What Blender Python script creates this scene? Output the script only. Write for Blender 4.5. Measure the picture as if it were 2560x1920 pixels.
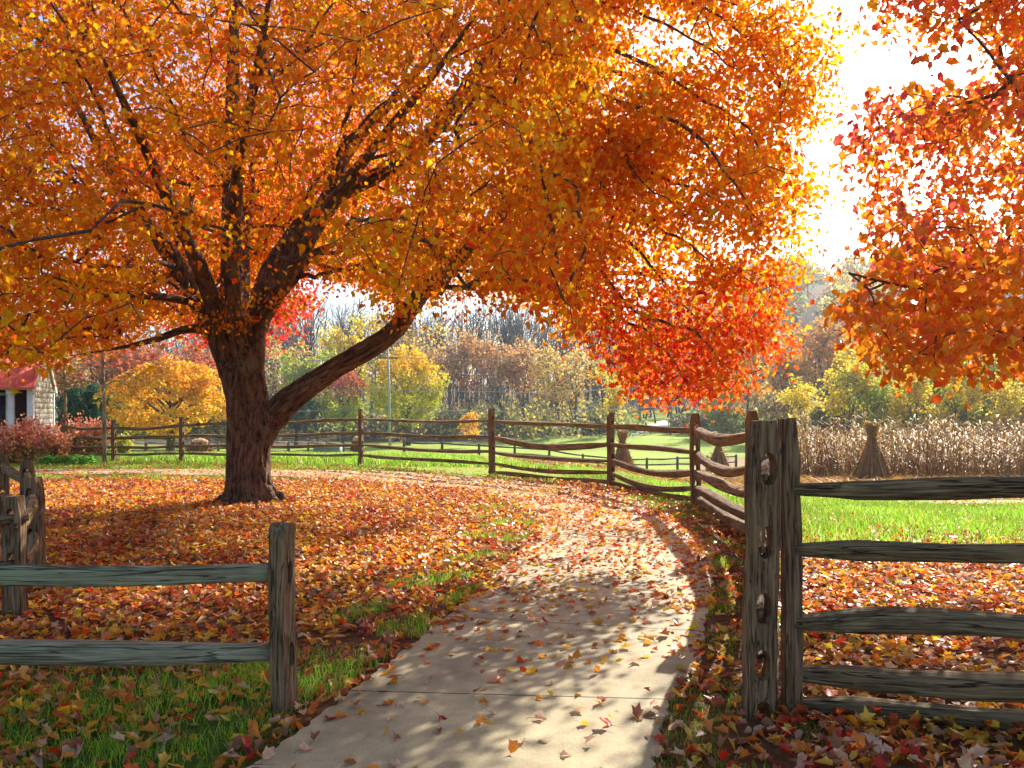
import bpy, bmesh, math, random
import numpy as np
from mathutils import Vector, noise as mnoise
for o in list(bpy.data.objects): bpy.data.objects.remove(o)
R = math.radians
rng = np.random.default_rng(7)
random.seed(7)
SC = bpy.context.scene
COL = SC.collection
# ------------------------------------------------------------ camera, sky, sun, exposure
EYE = 1.55
cd = bpy.data.cameras.new('camera'); cam = bpy.data.objects.new('camera', cd); COL.objects.link(cam)
cam.location = (0, 0, EYE); cam.rotation_euler = (R(90), 0, 0)
cd.sensor_width = 36.0; cd.lens = 36.0 * 2000 / 2560; cd.shift_y = 60 / 2560
cd.clip_start = 0.05; cd.clip_end = 3000
SC.camera = cam
SUN_AZ, SUN_EL = 33.0, 32.0
w = bpy.data.worlds.new('World'); SC.world = w; w.use_nodes = True
nt = w.node_tree; nt.nodes.clear()
sky = nt.nodes.new('ShaderNodeTexSky'); sky.sky_type = 'NISHITA'; sky.sun_disc = False
sky.sun_elevation = R(SUN_EL); sky.sun_rotation = R(SUN_AZ); sky.air_density = 1.0; sky.dust_density = 1.5; sky.ozone_density = 1.0
bg = nt.nodes.new('ShaderNodeBackground'); bg.inputs[1].default_value = 0.10
wo = nt.nodes.new('ShaderNodeOutputWorld')
nt.links.new(sky.outputs[0], bg.inputs[0]); nt.links.new(bg.outputs[0], wo.inputs[0])
ld = bpy.data.lights.new('sun', 'SUN'); ld.energy = 5.0; ld.angle = R(0.5); ld.color = (1.0, 0.93, 0.82)
lo = bpy.data.objects.new('sun', ld); COL.objects.link(lo)
sd = Vector((math.sin(R(SUN_AZ)) * math.cos(R(SUN_EL)), math.cos(R(SUN_AZ)) * math.cos(R(SUN_EL)), math.sin(R(SUN_EL))))
lo.rotation_euler = sd.to_track_quat('Z', 'Y').to_euler(); lo.location = (20, 40, 40)
SC.view_settings.view_transform = 'Standard'; SC.view_settings.look = 'None'
SC.view_settings.exposure = 1.22; SC.view_settings.gamma = 1.0
SC.cycles.max_bounces = 10; SC.cycles.diffuse_bounces = 5; SC.cycles.transmission_bounces = 8
SC.cycles.transparent_max_bounces = 4; SC.cycles.volume_bounces = 0; SC.cycles.use_denoising = True

def W2(px, py, d): return ((px * 1.1573 - 1280) / 2000 * d, d, EYE - (py * 1.1573 - 1020) / 2000 * d)   # from a 2212 px wide view
def WS(px, d): return (px - 1280) / 2000 * d

# ------------------------------------------------------------ materials
def _n(nt, t, **k):
    n = nt.nodes.new(t)
    for a, b in k.items(): setattr(n, a, b)
    return n
def newmat(name):
    m = bpy.data.materials.new(name); m.use_nodes = True; m.node_tree.nodes.clear(); return m, m.node_tree
def leaf_mat(name, trans=0.5, rough=0.45, spec=0.4, boost=1.0, vary=True):
    m, t = newmat(name)
    a = _n(t, 'ShaderNodeAttribute', attribute_name='tint')
    col = a.outputs['Color']
    if vary:
        tc = _n(t, 'ShaderNodeTexCoord'); nz = _n(t, 'ShaderNodeTexNoise'); nz.inputs['Scale'].default_value = 35
        t.links.new(tc.outputs['Object'], nz.inputs['Vector'])
        mr = _n(t, 'ShaderNodeMapRange'); mr.inputs['To Min'].default_value = .6; mr.inputs['To Max'].default_value = 1.3
        t.links.new(nz.outputs[0], mr.inputs[0])
        mx = _n(t, 'ShaderNodeVectorMath', operation='SCALE'); t.links.new(col, mx.inputs[0]); t.links.new(mr.outputs[0], mx.inputs[3]); col = mx.outputs[0]
    p = _n(t, 'ShaderNodeBsdfPrincipled'); p.inputs['Roughness'].default_value = rough; p.inputs['Specular IOR Level'].default_value = spec
    t.links.new(col, p.inputs['Base Color'])
    tr = _n(t, 'ShaderNodeBsdfTranslucent')
    sc = _n(t, 'ShaderNodeVectorMath', operation='SCALE'); sc.inputs[3].default_value = boost
    t.links.new(col, sc.inputs[0]); t.links.new(sc.outputs[0], tr.inputs['Color'])
    mi = _n(t, 'ShaderNodeMixShader'); mi.inputs[0].default_value = trans
    t.links.new(p.outputs[0], mi.inputs[1]); t.links.new(tr.outputs[0], mi.inputs[2])
    o = _n(t, 'ShaderNodeOutputMaterial'); t.links.new(mi.outputs[0], o.inputs[0]); return m
def surf_mat(name, c1, c2, scale=(8, 8, 1), attr=None, bump=0.4, bscale=1.0, rough=0.9, c3=None, dist=0.02, detail=6, spec=.25, cracks=None):
    """two-colour noise with bump; vector from the 'bc' attribute or object coords"""
    m, t = newmat(name)
    if attr: a = _n(t, 'ShaderNodeAttribute', attribute_name=attr); vec = a.outputs['Vector']
    else: a = _n(t, 'ShaderNodeTexCoord'); vec = a.outputs['Object']
    mp = _n(t, 'ShaderNodeMapping'); mp.inputs['Scale'].default_value = scale; t.links.new(vec, mp.inputs[0])
    nz = _n(t, 'ShaderNodeTexNoise'); nz.inputs['Scale'].default_value = 1; nz.inputs['Detail'].default_value = detail; nz.inputs['Roughness'].default_value = .65
    t.links.new(mp.outputs[0], nz.inputs['Vector'])
    cr = _n(t, 'ShaderNodeValToRGB'); e = cr.color_ramp.elements
    e[0].position = .36; e[0].color = (*c1, 1); e[1].position = .66; e[1].color = (*c2, 1)
    t.links.new(nz.outputs[0], cr.inputs[0]); col = cr.outputs[0]
    if c3 is not None:
        n2 = _n(t, 'ShaderNodeTexNoise'); n2.inputs['Scale'].default_value = 2.2; n2.inputs['Detail'].default_value = 4
        t.links.new(vec, n2.inputs['Vector'])
        r2 = _n(t, 'ShaderNodeMapRange'); r2.inputs['From Min'].default_value = .5; r2.inputs['From Max'].default_value = .68
        t.links.new(n2.outputs[0], r2.inputs[0])
        mx = _n(t, 'ShaderNodeMix', data_type='RGBA'); t.links.new(r2.outputs[0], mx.inputs[0]); t.links.new(col, mx.inputs[6]); mx.inputs[7].default_value = (*c3, 1); col = mx.outputs[2]
    hgt = nz.outputs[0]
    if cracks:      # long narrow checks along the grain, and a few knots
        m3 = _n(t, 'ShaderNodeMapping'); m3.inputs['Scale'].default_value = cracks; t.links.new(vec, m3.inputs[0])
        n3 = _n(t, 'ShaderNodeTexNoise'); n3.inputs['Scale'].default_value = 1; n3.inputs['Detail'].default_value = 3; t.links.new(m3.outputs[0], n3.inputs['Vector'])
        s3 = _n(t, 'ShaderNodeMath', operation='SUBTRACT'); s3.inputs[1].default_value = .5; t.links.new(n3.outputs[0], s3.inputs[0])
        a3 = _n(t, 'ShaderNodeMath', operation='ABSOLUTE'); t.links.new(s3.outputs[0], a3.inputs[0])
        r3 = _n(t, 'ShaderNodeMapRange'); r3.inputs['From Min'].default_value = .0; r3.inputs['From Max'].default_value = .016; t.links.new(a3.outputs[0], r3.inputs[0])
        x3 = _n(t, 'ShaderNodeMix', data_type='RGBA'); t.links.new(r3.outputs[0], x3.inputs[0]); x3.inputs[6].default_value = (c1[0] * .6, c1[1] * .6, c1[2] * .6, 1); t.links.new(col, x3.inputs[7]); col = x3.outputs[2]
        h3 = _n(t, 'ShaderNodeMath', operation='MULTIPLY_ADD'); h3.inputs[1].default_value = .6; t.links.new(r3.outputs[0], h3.inputs[0]); t.links.new(nz.outputs[0], h3.inputs[2]); hgt = h3.outputs[0]
    p = _n(t, 'ShaderNodeBsdfPrincipled'); p.inputs['Roughness'].default_value = rough; p.inputs['Specular IOR Level'].default_value = spec
    t.links.new(col, p.inputs['Base Color'])
    if bump:
        b = _n(t, 'ShaderNodeBump'); b.inputs['Strength'].default_value = bump; b.inputs['Distance'].default_value = dist
        t.links.new(hgt, b.inputs['Height']); t.links.new(b.outputs[0], p.inputs['Normal'])
    o = _n(t, 'ShaderNodeOutputMaterial'); t.links.new(p.outputs[0], o.inputs[0]); return m
def plain(name, c, rough=.8): return surf_mat(name, tuple(v * .85 for v in c), tuple(min(1, v * 1.1) for v in c), (3, 3, 3), None, .15, rough=rough)

M = {}
M['leaf'] = leaf_mat('maple leaf', .68, .5, .18, 1.0)
M['leaf_right'] = leaf_mat('glossy maple leaf', .62, .38, .5, 1.0)
M['litter'] = leaf_mat('fallen leaf', .45, .42, .55, 1.0)
M['grass'] = leaf_mat('grass blade', .55, .5, .3, 1.0, False)
M['foliage'] = leaf_mat('distant foliage', .5, .7, .15, 1.0, False)
M['straw'] = leaf_mat('dry corn leaf', .35, .6, .2, 1.0, False)
M['bark'] = surf_mat('furrowed bark', (.030, .015, .010), (.30, .155, .085), (20, 20, 3.6), 'bc', 1.0, c3=(.24, .155, .095), dist=.10, detail=8, spec=.3, cracks=(12, 12, 2.4))
M['twig'] = surf_mat('twig bark', (.05, .03, .022), (.16, .10, .075), (30, 30, 6), None, .3)
M['greybark'] = surf_mat('grey bark', (.045, .04, .036), (.14, .12, .105), (3, 3, 1), None, .3)
M['palebark'] = surf_mat('pale bark', (.10, .075, .045), (.34, .27, .17), (14, 14, 3), None, .4)
M['rail'] = surf_mat('weathered split rail', (.07, .040, .020), (.40, .265, .15), (55, 55, 3.0), 'bc', 1.0, c3=(.30, .20, .07), dist=.03, detail=10, cracks=(22, 22, 1.1))
M['post'] = surf_mat('weathered post', (.07, .035, .02), (.26, .15, .08), (38, 38, 2.5), None, .8, c3=(.19, .16, .095), dist=.015, detail=9)
M['railnear'] = surf_mat('grey-green split rail', (.055, .034, .018), (.42, .32, .18), (75, 75, 3.2), 'bc', 1.0, c3=(.33, .235, .12), dist=.03, detail=10, cracks=(26, 26, 1.0))
M['postnear'] = surf_mat('grey post', (.055, .030, .016), (.38, .245, .14), (62, 62, 3.2), None, 1.0, c3=(.25, .17, .075), dist=.02, detail=10, cracks=(30, 30, 1.3))
M['lichen'] = surf_mat('pale lichened rail', (.14, .12, .07), (.52, .48, .33), (60, 60, 3.0), 'bc', .9, c3=(.36, .38, .24), dist=.03, detail=10, cracks=(24, 24, .9))
M['farwood'] = surf_mat('far fence wood', (.06, .05, .04), (.16, .14, .12), (5, 5, 1), None, .1)
M['white'] = plain('white paint', (.78, .78, .76), .5)
M['soil'] = plain('dark soil', (.06, .035, .02), 1)

# ------------------------------------------------------------ object helpers
def tag(o, label=None, cat=None, group=None, kind=None):
    if label: o['label'] = label
    if cat: o['category'] = cat
    if group: o['group'] = group
    if kind: o['kind'] = kind
    return o
def empty(name, loc, label, cat, group=None):
    o = bpy.data.objects.new(name, None); o.location = loc; o.empty_display_size = .2; COL.objects.link(o)
    return tag(o, label, cat, group)
def link(name, me, parent=None):
    o = bpy.data.objects.new(name, me); COL.objects.link(o)
    if parent is not None:
        o.parent = parent
        o.location = (-parent.location[0], -parent.location[1], -parent.location[2])   # meshes are written in world space
    return o
def mkmesh(name, V, F, mat, tint=None, bc=None, smooth=False):
    """V (n,3); F: list of int arrays (m,k); tint per face (in F order); bc per vertex"""
    V = np.asarray(V, dtype=np.float32)
    me = bpy.data.meshes.new(name)
    F = [np.asarray(f, dtype=np.int32) for f in F if len(f)]
    nl = sum(f.size for f in F); nf = sum(len(f) for f in F)
    me.vertices.add(len(V)); me.vertices.foreach_set('co', V.ravel())
    me.loops.add(nl); me.polygons.add(nf)
    me.loops.foreach_set('vertex_index', np.concatenate([f.ravel() for f in F]))
    tot = np.concatenate([np.full(len(f), f.shape[1], dtype=np.int32) for f in F])
    st = np.concatenate([[0], np.cumsum(tot)[:-1]]).astype(np.int32)
    me.polygons.foreach_set('loop_start', st)
    if smooth: me.polygons.foreach_set('use_smooth', np.ones(nf, dtype=bool))
    me.update(calc_edges=True)
    if tint is not None:
        a = me.attributes.new('tint', 'FLOAT_COLOR', 'FACE')
        c = np.ones((nf, 4), dtype=np.float32); c[:, :3] = tint; a.data.foreach_set('color', c.ravel())
    if bc is not None:
        a = me.attributes.new('bc', 'FLOAT_VECTOR', 'POINT'); a.data.foreach_set('vector', np.asarray(bc, dtype=np.float32).ravel())
    me.materials.append(mat)
    return me
class Acc:
    """collects vertices and faces of one mesh"""
    def __init__(s): s.V = []; s.F = {}; s.T = {}; s.B = []; s.n = 0
    def add(s, V, F, tint=None, bc=None):
        V = np.asarray(V, float).reshape(-1, 3)
        for f, tn in ((F, tint),) if not isinstance(F, list) else zip(F, tint if isinstance(tint, list) else [tint] * len(F)):
            f = np.asarray(f); k = f.shape[1]
            s.F.setdefault(k, []).append(f + s.n)
            if tn is not None: s.T.setdefault(k, []).append(np.broadcast_to(np.asarray(tn, float), (len(f), 3)))
        s.V.append(V); s.B.append(V if bc is None else bc); s.n += len(V)
    def mesh(s, name, mat, smooth=False):
        ks = list(s.F); F = [np.concatenate(s.F[k]) for k in ks]
        T = np.concatenate([np.concatenate(s.T[k]) for k in ks]) if s.T else None
        return mkmesh(name, np.concatenate(s.V), F, mat, T, np.concatenate(s.B), smooth)

def norm(a): return a / np.maximum(np.linalg.norm(a, axis=-1, keepdims=True), 1e-9)
def frames(P):
    P = np.asarray(P, float); T = norm(np.gradient(P, axis=0))
    up = np.array([0, 0, 1.0]) if abs(T[0][2]) < .8 else np.array([0, 1.0, 0])
    U = []; u = up
    for t in T:
        u = u - t * np.dot(u, t); u = u / max(np.linalg.norm(u), 1e-9); U.append(u)
    U = np.array(U); return T, U, np.cross(T, U)
def tube(acc, P, rad, sides=8, prof=None, cap=True, tint=None, twist=0, rough=0.0, off=0.0):
    """sweep; prof(angle)->radius multiplier"""
    P = np.asarray(P, float); n = len(P); T, U, Vv = frames(P)
    rad = np.broadcast_to(np.asarray(rad, float), (n,))
    an = np.arange(sides) * 2 * np.pi / sides
    mul = np.ones(sides) if prof is None else np.array([prof(a) for a in an])
    s = np.concatenate([[0], np.cumsum(np.linalg.norm(np.diff(P, axis=0), axis=1))])
    VV = np.zeros((n, sides, 3)); BC = np.zeros((n, sides, 3))
    for i in range(n):
        a = an + twist * s[i]; rr = rad[i] * mul
        if rough: rr = rr * (1 + rough * rng.normal(size=sides))
        VV[i] = P[i] + np.outer(rr * np.cos(a), U[i]) + np.outer(rr * np.sin(a), Vv[i])
        BC[i, :, 0] = rr * np.cos(an) + off; BC[i, :, 1] = rr * np.sin(an); BC[i, :, 2] = s[i] + off
    i = np.arange(n - 1)[:, None] * sides; j = np.arange(sides)[None]; k = (j + 1) % sides
    F = np.stack([i + j, i + sides + j, i + sides + k, i + k], -1).reshape(-1, 4)
    Fs = [F]
    if cap and sides > 2: Fs += [np.arange(sides)[None, :], (np.arange(sides)[::-1] + (n - 1) * sides)[None, :]]
    acc.add(VV.reshape(-1, 3), Fs, [tint] * len(Fs) if tint is not None else None, BC.reshape(-1, 3))
def smoothpath(P, n):
    """Catmull-Rom resample of rows (any number of columns)"""
    P = np.asarray(P, float); Q = np.vstack([2 * P[0] - P[1], P, 2 * P[-1] - P[-2]]); out = []
    for t in np.linspace(0, len(P) - 1, n):
        i = min(int(t), len(P) - 2); f = t - i; a, b, c, d = Q[i:i + 4]
        out.append(.5 * ((2 * b) + (c - a) * f + (2 * a - 5 * b + 4 * c - d) * f * f + (3 * b - a - 3 * c + d) * f ** 3))
    return np.array(out)
def box(acc, x0, x1, y0, y1, z0, z1, tf=None, tint=None):
    V = np.array([(x, y, z) for z in (z0, z1) for y in (y0, y1) for x in (x0, x1)], float)
    if tf is not None: V = tf(V)
    F = np.array([(0, 2, 3, 1), (4, 5, 7, 6), (0, 1, 5, 4), (2, 6, 7, 3), (0, 4, 6, 2), (1, 3, 7, 5)])
    acc.add(V, F, tint)
# ---- leaves, blades
LEAF = np.array([(0, 0), (.30, .06), (.25, .26), (.50, .50), (.21, .62), (0, 1), (-.30, .06), (-.25, .26), (-.50, .50), (-.21, .62)])
def leaves(acc, P, T, N, size, tint, fold=.25, curl=.15, wide=1.0):
    n = len(P); T = norm(T); S = norm(np.cross(T, N)); N = np.cross(S, T)
    size = np.broadcast_to(size, (n,)); fold = np.broadcast_to(fold, (n,)); curl = np.broadcast_to(curl, (n,))
    u = LEAF[:, 0] * wide; v = LEAF[:, 1]
    ov = np.array([0, .27, .34, .34, .24, 0, -.27, -.34, -.34, -.24]); k_ = (rng.uniform(0, 1, (n, 1)) ** 1.3) * .8      # how far the lobes are curled in
    uu = (u[None] * (1 - k_) + ov[None] * k_) * rng.uniform(.8, 1.12, (n, 10)) * rng.uniform(.75, 1.15, (n, 1)); vv = v[None] + rng.normal(0, .03, (n, 10))
    ww = fold[:, None] * np.abs(uu) - curl[:, None] * (vv ** 2)
    V = P[:, None] + size[:, None, None] * (uu[..., None] * S[:, None] + vv[..., None] * T[:, None] + ww[..., None] * N[:, None])
    b = np.arange(n)[:, None] * 10
    F = np.stack([b + np.array([0, 1, 2, 3, 4, 5]), b + np.array([0, 5, 9, 8, 7, 6])], 1).reshape(-1, 6)
    acc.add(V.reshape(-1, 3), F, np.repeat(tint, 2, axis=0))
def cards(acc, P, size, tint, flat=0.0):
    """small irregular leaf sprays"""
    n = len(P); A = norm(rng.normal(size=(n, 3))); B = norm(np.cross(A, rng.normal(size=(n, 3)))); s = (np.broadcast_to(size, (n,)) * rng.uniform(.6, 1.3, n))[:, None]
    C = np.stack([P - A * s * .5, P + B * s * rng.uniform(.3, .55, (n, 1)), P + A * s * .5, P - B * s * rng.uniform(.3, .55, (n, 1))], 1)
    acc.add(C.reshape(-1, 3), np.arange(n * 4).reshape(-1, 4), tint)
def blades(acc, P, h, wd, tint, lean=.35):
    n = len(P); a = rng.uniform(0, 2 * np.pi, n); s = np.stack([np.cos(a), np.sin(a), np.zeros(n)], 1) * (np.broadcast_to(wd, (n,)) / 2)[:, None]
    l = rng.normal(0, lean, (n, 2)) * np.broadcast_to(h, (n,))[:, None]
    mid = P + np.c_[l * .3, np.broadcast_to(h, (n,)) * .55]; tip = P + np.c_[l, np.broadcast_to(h, (n,))]
    V = np.stack([P - s, P + s, mid + s * .8, mid - s * .8, tip], 1); b = np.arange(n)[:, None] * 5
    acc.add(V.reshape(-1, 3), [b + np.array([0, 1, 2, 3]), b + np.array([3, 2, 4])], [tint, tint])
def pick(pal, n, jit=.12):
    pal = np.array(pal, float); w_ = pal[:, 3] / pal[:, 3].sum()
    c = pal[rng.choice(len(pal), n, p=w_), :3]
    return np.clip(c * (1 + rng.normal(0, jit, (n, 1))) * (1 + rng.normal(0, jit * .4, (n, 3))), .004, .95)
def vnoise(P, sc, seed=0):
    """cheap smooth pseudo-noise, 0..1"""
    r_ = np.random.default_rng(seed); out = 0
    for k in range(5):
        d = norm(r_.normal(size=P.shape[1])) * sc * (1.0 + .45 * k); out = out + np.sin(P @ d + r_.uniform(0, 6.28)) * (1 - .1 * k)
    return 1 / (1 + np.exp(-out * .9))

# ------------------------------------------------------------ terrain
def gz(x, y):
    x = np.asarray(x, float); y = np.asarray(y, float)
    y0 = np.interp(x, [-4, 2, 3, 5, 8], [23, 18, 15, 10, 8.5])
    s = np.maximum(0, y - y0)
    z = -np.interp(s, [0, 1.5, 14, 38, 62, 88, 140, 230], [0, .03, .68, 2.1, 2.2, 1.3, -.8, -5])
    sm = lambda t: np.clip(t, 0, 1) ** 2 * (3 - 2 * np.clip(t, 0, 1))
    z = z + 36 * sm((y - 180) / 110) * sm((x - 10) / 80) + 5 * sm((y - 190) / 100)
    return z + .15 * np.sin(x * .13 + 1) * np.sin(y * .11) * sm((y - 30) / 30)
PL = np.array([(-1.45, 2.2), (-1.25, 3.0), (-1.09, 3.51), (-.868, 4.33), (-.63, 5.27), (-.23, 6.99), (.07, 8.69), (.33, 10.4), (.28, 12.0), (-.39, 14.2), (-1.9, 16.0), (-5.1, 17.9), (-9, 18.5), (-14, 18.8), (-24, 19)])
PR = np.array([(.40, 2.2), (.5, 3.0), (.605, 3.45), (.835, 4.2), (1.16, 4.98), (1.57, 6.4), (1.93, 7.69), (2.22, 9.29), (2.24, 11.4), (1.84, 13.65), (.70, 16.1), (-2.3, 19.0), (-5.65, 19.9), (-9.5, 20.1), (-24, 20.3)])
pl = smoothpath(PL, 420); pr = smoothpath(PR, 420)
for e_, sd_ in ((pl, 1), (pr, 2)): e_ += (np.sin(np.arange(420)[:, None] * np.array([.53, .71]) + sd_) + np.sin(np.arange(420)[:, None] * np.array([1.37, 1.93]) + sd_)) * .009
def in_poly(P, poly):
    x, y = P[:, 0], P[:, 1]; c = np.zeros(len(P), bool); j = len(poly) - 1
    for i in range(len(poly)):
        xi, yi = poly[i]; xj, yj = poly[j]
        m = ((yi > y) != (yj > y)) & (x < (xj - xi) * (y - yi) / (yj - yi + 1e-12) + xi); c ^= m; j = i
    return c
POLY = np.vstack([pl[::4], pr[::-4]])
FENCE = np.array([(-30, 23.5), (-12.9, 23.2), (-9.5, 22.9), (-4.1, 21.7), (-.455, 18.2), (1.95, 15.8), (2.94, 12.8), (2.79, 9.3), (2.08, 6.5), (1.25, 4.05), (6, 3.2), (9, 3)])
INSIDE = np.vstack([FENCE[:-2], [(1.25, -5), (-30, -5)]])
def axis(parts):
    out = []
    for a, b, st in parts: out.append(np.arange(a, b, st))
    return np.unique(np.round(np.concatenate(out), 4))
gx = axis([(-700, -60, 20), (-60, -14, 2), (-14, 14, .25), (14, 60, 1), (60, 720, 20)])
gy = axis([(-60, 0, 6), (0, 26, .25), (26, 70, 1.5), (70, 200, 6), (200, 1400, 25)])
X, Y = np.meshgrid(gx, gy); XY = np.c_[X.ravel(), Y.ravel()]
Z = gz(XY[:, 0], XY[:, 1])
ins = in_poly(XY, INSIDE)
fy = np.interp(XY[:, 0], [-4, -.4, 2, 3, 5, 8], [22, 18.5, 16, 13, 9.5, 9])
G = np.zeros((len(XY), 3)); nz1 = vnoise(XY, 1.1, 3); nz2 = vnoise(XY, .25, 4)
litter_c = np.array([.11, .05, .022]); grass_c = np.array([.085, .16, .02]); mead = np.array([.26, .34, .045]); stub = np.array([.30, .20, .10]); woodf = np.array([.12, .09, .05])
G[:] = mead * (.75 + .5 * nz2)[:, None]  # meadow colour raised to stand in for the glow of backlit blades
x, y = XY.T
litz = (ins & (y < 17.7)) | (~ins & (y < 8.6 + .8 * nz1) & (x > 1))
G[litz] = litter_c
gr_in = ins & (y > 17.5); G[gr_in] = grass_c * 1.3
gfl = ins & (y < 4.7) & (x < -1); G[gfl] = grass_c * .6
stz = (y > np.interp(x, [-2, 3, 7, 12], [27, 20, 17.5, 16.5])) & (y < np.interp(x, [-2, 4, 9, 14], [27, 37, 42, 60])) & (x > -1.5 + .02 * y) & (x < 60)
G[stz] = stub * (.8 + .4 * nz1[stz])[:, None]
wd_ = y > np.interp(x, [-90, -20, 0, 30, 60, 90], [60, 82, 88, 96, 64, 56]); G[wd_ & ~((x / np.maximum(y, 1) > .14) & (x / np.maximum(y, 1) < .25) & (y < 150))] = woodf
nx, ny = len(gx), len(gy); ii = (np.arange(ny - 1)[:, None] * nx + np.arange(nx - 1)[None]).ravel()
gm, t = newmat('ground')
a = _n(t, 'ShaderNodeAttribute', attribute_name='gcol'); tc = _n(t, 'ShaderNodeTexCoord')
n1 = _n(t, 'ShaderNodeTexNoise'); n1.inputs['Scale'].default_value = 14; n1.inputs['Detail'].default_value = 8; t.links.new(tc.outputs['Object'], n1.inputs[0])
mr = _n(t, 'ShaderNodeMapRange'); mr.inputs['From Min'].default_value = .3; mr.inputs['From Max'].default_value = .7; mr.inputs['To Min'].default_value = .55; mr.inputs['To Max'].default_value = 1.5; t.links.new(n1.outputs[0], mr.inputs[0])
sc_ = _n(t, 'ShaderNodeVectorMath', operation='SCALE'); t.links.new(a.outputs['Color'], sc_.inputs[0]); t.links.new(mr.outputs[0], sc_.inputs[3])
p = _n(t, 'ShaderNodeBsdfPrincipled'); p.inputs['Roughness'].default_value = .95; p.inputs['Specular IOR Level'].default_value = .1; t.links.new(sc_.outputs[0], p.inputs['Base Color'])
b = _n(t, 'ShaderNodeBump'); b.inputs['Strength'].default_value = .7; b.inputs['Distance'].default_value = .03; t.links.new(n1.outputs[0], b.inputs['Height']); t.links.new(b.outputs[0], p.inputs['Normal'])
o_ = _n(t, 'ShaderNodeOutputMaterial'); t.links.new(p.outputs[0], o_.inputs[0])
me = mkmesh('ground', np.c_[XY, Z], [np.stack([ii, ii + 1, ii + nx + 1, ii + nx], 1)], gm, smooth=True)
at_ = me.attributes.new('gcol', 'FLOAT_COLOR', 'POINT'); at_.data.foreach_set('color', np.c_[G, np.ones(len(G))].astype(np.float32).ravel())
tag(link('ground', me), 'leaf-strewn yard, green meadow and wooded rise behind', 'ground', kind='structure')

# path: a concrete slab 2 cm proud of the soil, with joints every 1.5 m
def strip(name, L, Rr, mat, h, edge=.06, cols=8):
    n = len(L); V = []; B = []
    mid = (L + Rr) / 2; s = np.concatenate([[0], np.cumsum(np.linalg.norm(np.diff(mid, axis=0), axis=1))])
    for i in range(n):
        for j in range(cols + 1):
            q = L[i] + (Rr[i] - L[i]) * j / cols; zz = float(gz(q[0], q[1])); V.append((q[0], q[1], zz + h)); B.append((j / cols, s[i], 0))
    V = np.array(V); ii = (np.arange(n - 1)[:, None] * (cols + 1) + np.arange(cols)[None]).ravel()
    F = [np.stack([ii, ii + 1, ii + cols + 2, ii + cols + 1], 1)]
    a = Acc(); a.add(V, F, None, np.array(B))
    for side in (0, cols):
        e = V[side::cols + 1]; low = e.copy(); low[:, 2] -= h + edge; k = np.arange(n - 1)
        a.add(np.vstack([e, low]), np.stack([k, k + 1, k + 1 + n, k + n], 1), None, np.vstack([np.array(B)[side::cols + 1]] * 2))
    return a.mesh(name, mat, False)
pm, t = newmat('concrete')
a = _n(t, 'ShaderNodeAttribute', attribute_name='bc'); tc = _n(t, 'ShaderNodeTexCoord'); sp = _n(t, 'ShaderNodeSeparateXYZ'); t.links.new(a.outputs['Vector'], sp.inputs[0])
ad = _n(t, 'ShaderNodeMath', operation='ADD'); ad.inputs[1].default_value = -.72; t.links.new(sp.outputs[1], ad.inputs[0])
pg = _n(t, 'ShaderNodeMath', operation='PINGPONG'); pg.inputs[1].default_value = .76; t.links.new(ad.outputs[0], pg.inputs[0])
jr = _n(t, 'ShaderNodeMapRange'); jr.inputs['From Min'].default_value = .003; jr.inputs['From Max'].default_value = .010; t.links.new(pg.outputs[0], jr.inputs[0])
n1 = _n(t, 'ShaderNodeTexNoise'); n1.inputs['Scale'].default_value = 1.7; n1.inputs['Detail'].default_value = 12; n1.inputs['Roughness'].default_value = .7; t.links.new(tc.outputs['Object'], n1.inputs[0])
n2 = _n(t, 'ShaderNodeTexNoise'); n2.inputs['Scale'].default_value = 180; n2.inputs['Detail'].default_value = 3; t.links.new(tc.outputs['Object'], n2.inputs[0])
cr = _n(t, 'ShaderNodeValToRGB'); e = cr.color_ramp.elements; e[0].position = .3; e[0].color = (.20, .16, .09, 1); e[1].position = .66; e[1].color = (.53, .44, .25, 1); t.links.new(n1.outputs[0], cr.inputs[0])
m2 = _n(t, 'ShaderNodeMapRange'); m2.inputs['From Min'].default_value = .35; m2.inputs['From Max'].default_value = .65; m2.inputs['To Min'].default_value = .82; m2.inputs['To Max'].default_value = 1.12; t.links.new(n2.outputs[0], m2.inputs[0])
sc_ = _n(t, 'ShaderNodeVectorMath', operation='SCALE'); t.links.new(cr.outputs[0], sc_.inputs[0]); t.links.new(m2.outputs[0], sc_.inputs[3])
mx = _n(t, 'ShaderNodeMix', data_type='RGBA'); t.links.new(jr.outputs[0], mx.inputs[0]); mx.inputs[6].default_value = (.05, .04, .03, 1); t.links.new(sc_.outputs[0], mx.inputs[7])
p = _n(t, 'ShaderNodeBsdfPrincipled'); p.inputs['Roughness'].default_value = .75; p.inputs['Specular IOR Level'].default_value = .35; t.links.new(mx.outputs[2], p.inputs['Base Color'])
hs = _n(t, 'ShaderNodeMath', operation='MULTIPLY_ADD'); hs.inputs[1].default_value = .12; t.links.new(n2.outputs[0], hs.inputs[0]); t.links.new(jr.outputs[0], hs.inputs[2])
b = _n(t, 'ShaderNodeBump'); b.inputs['Strength'].default_value = .5; b.inputs['Distance'].default_value = .008; t.links.new(hs.outputs[0], b.inputs['Height']); t.links.new(b.outputs[0], p.inputs['Normal'])
o_ = _n(t, 'ShaderNodeOutputMaterial'); t.links.new(p.outputs[0], o_.inputs[0])
tag(link('path', strip('path', pl, pr, pm, .02)), 'curving pale concrete footpath scattered with leaves', 'path', kind='structure')
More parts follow.
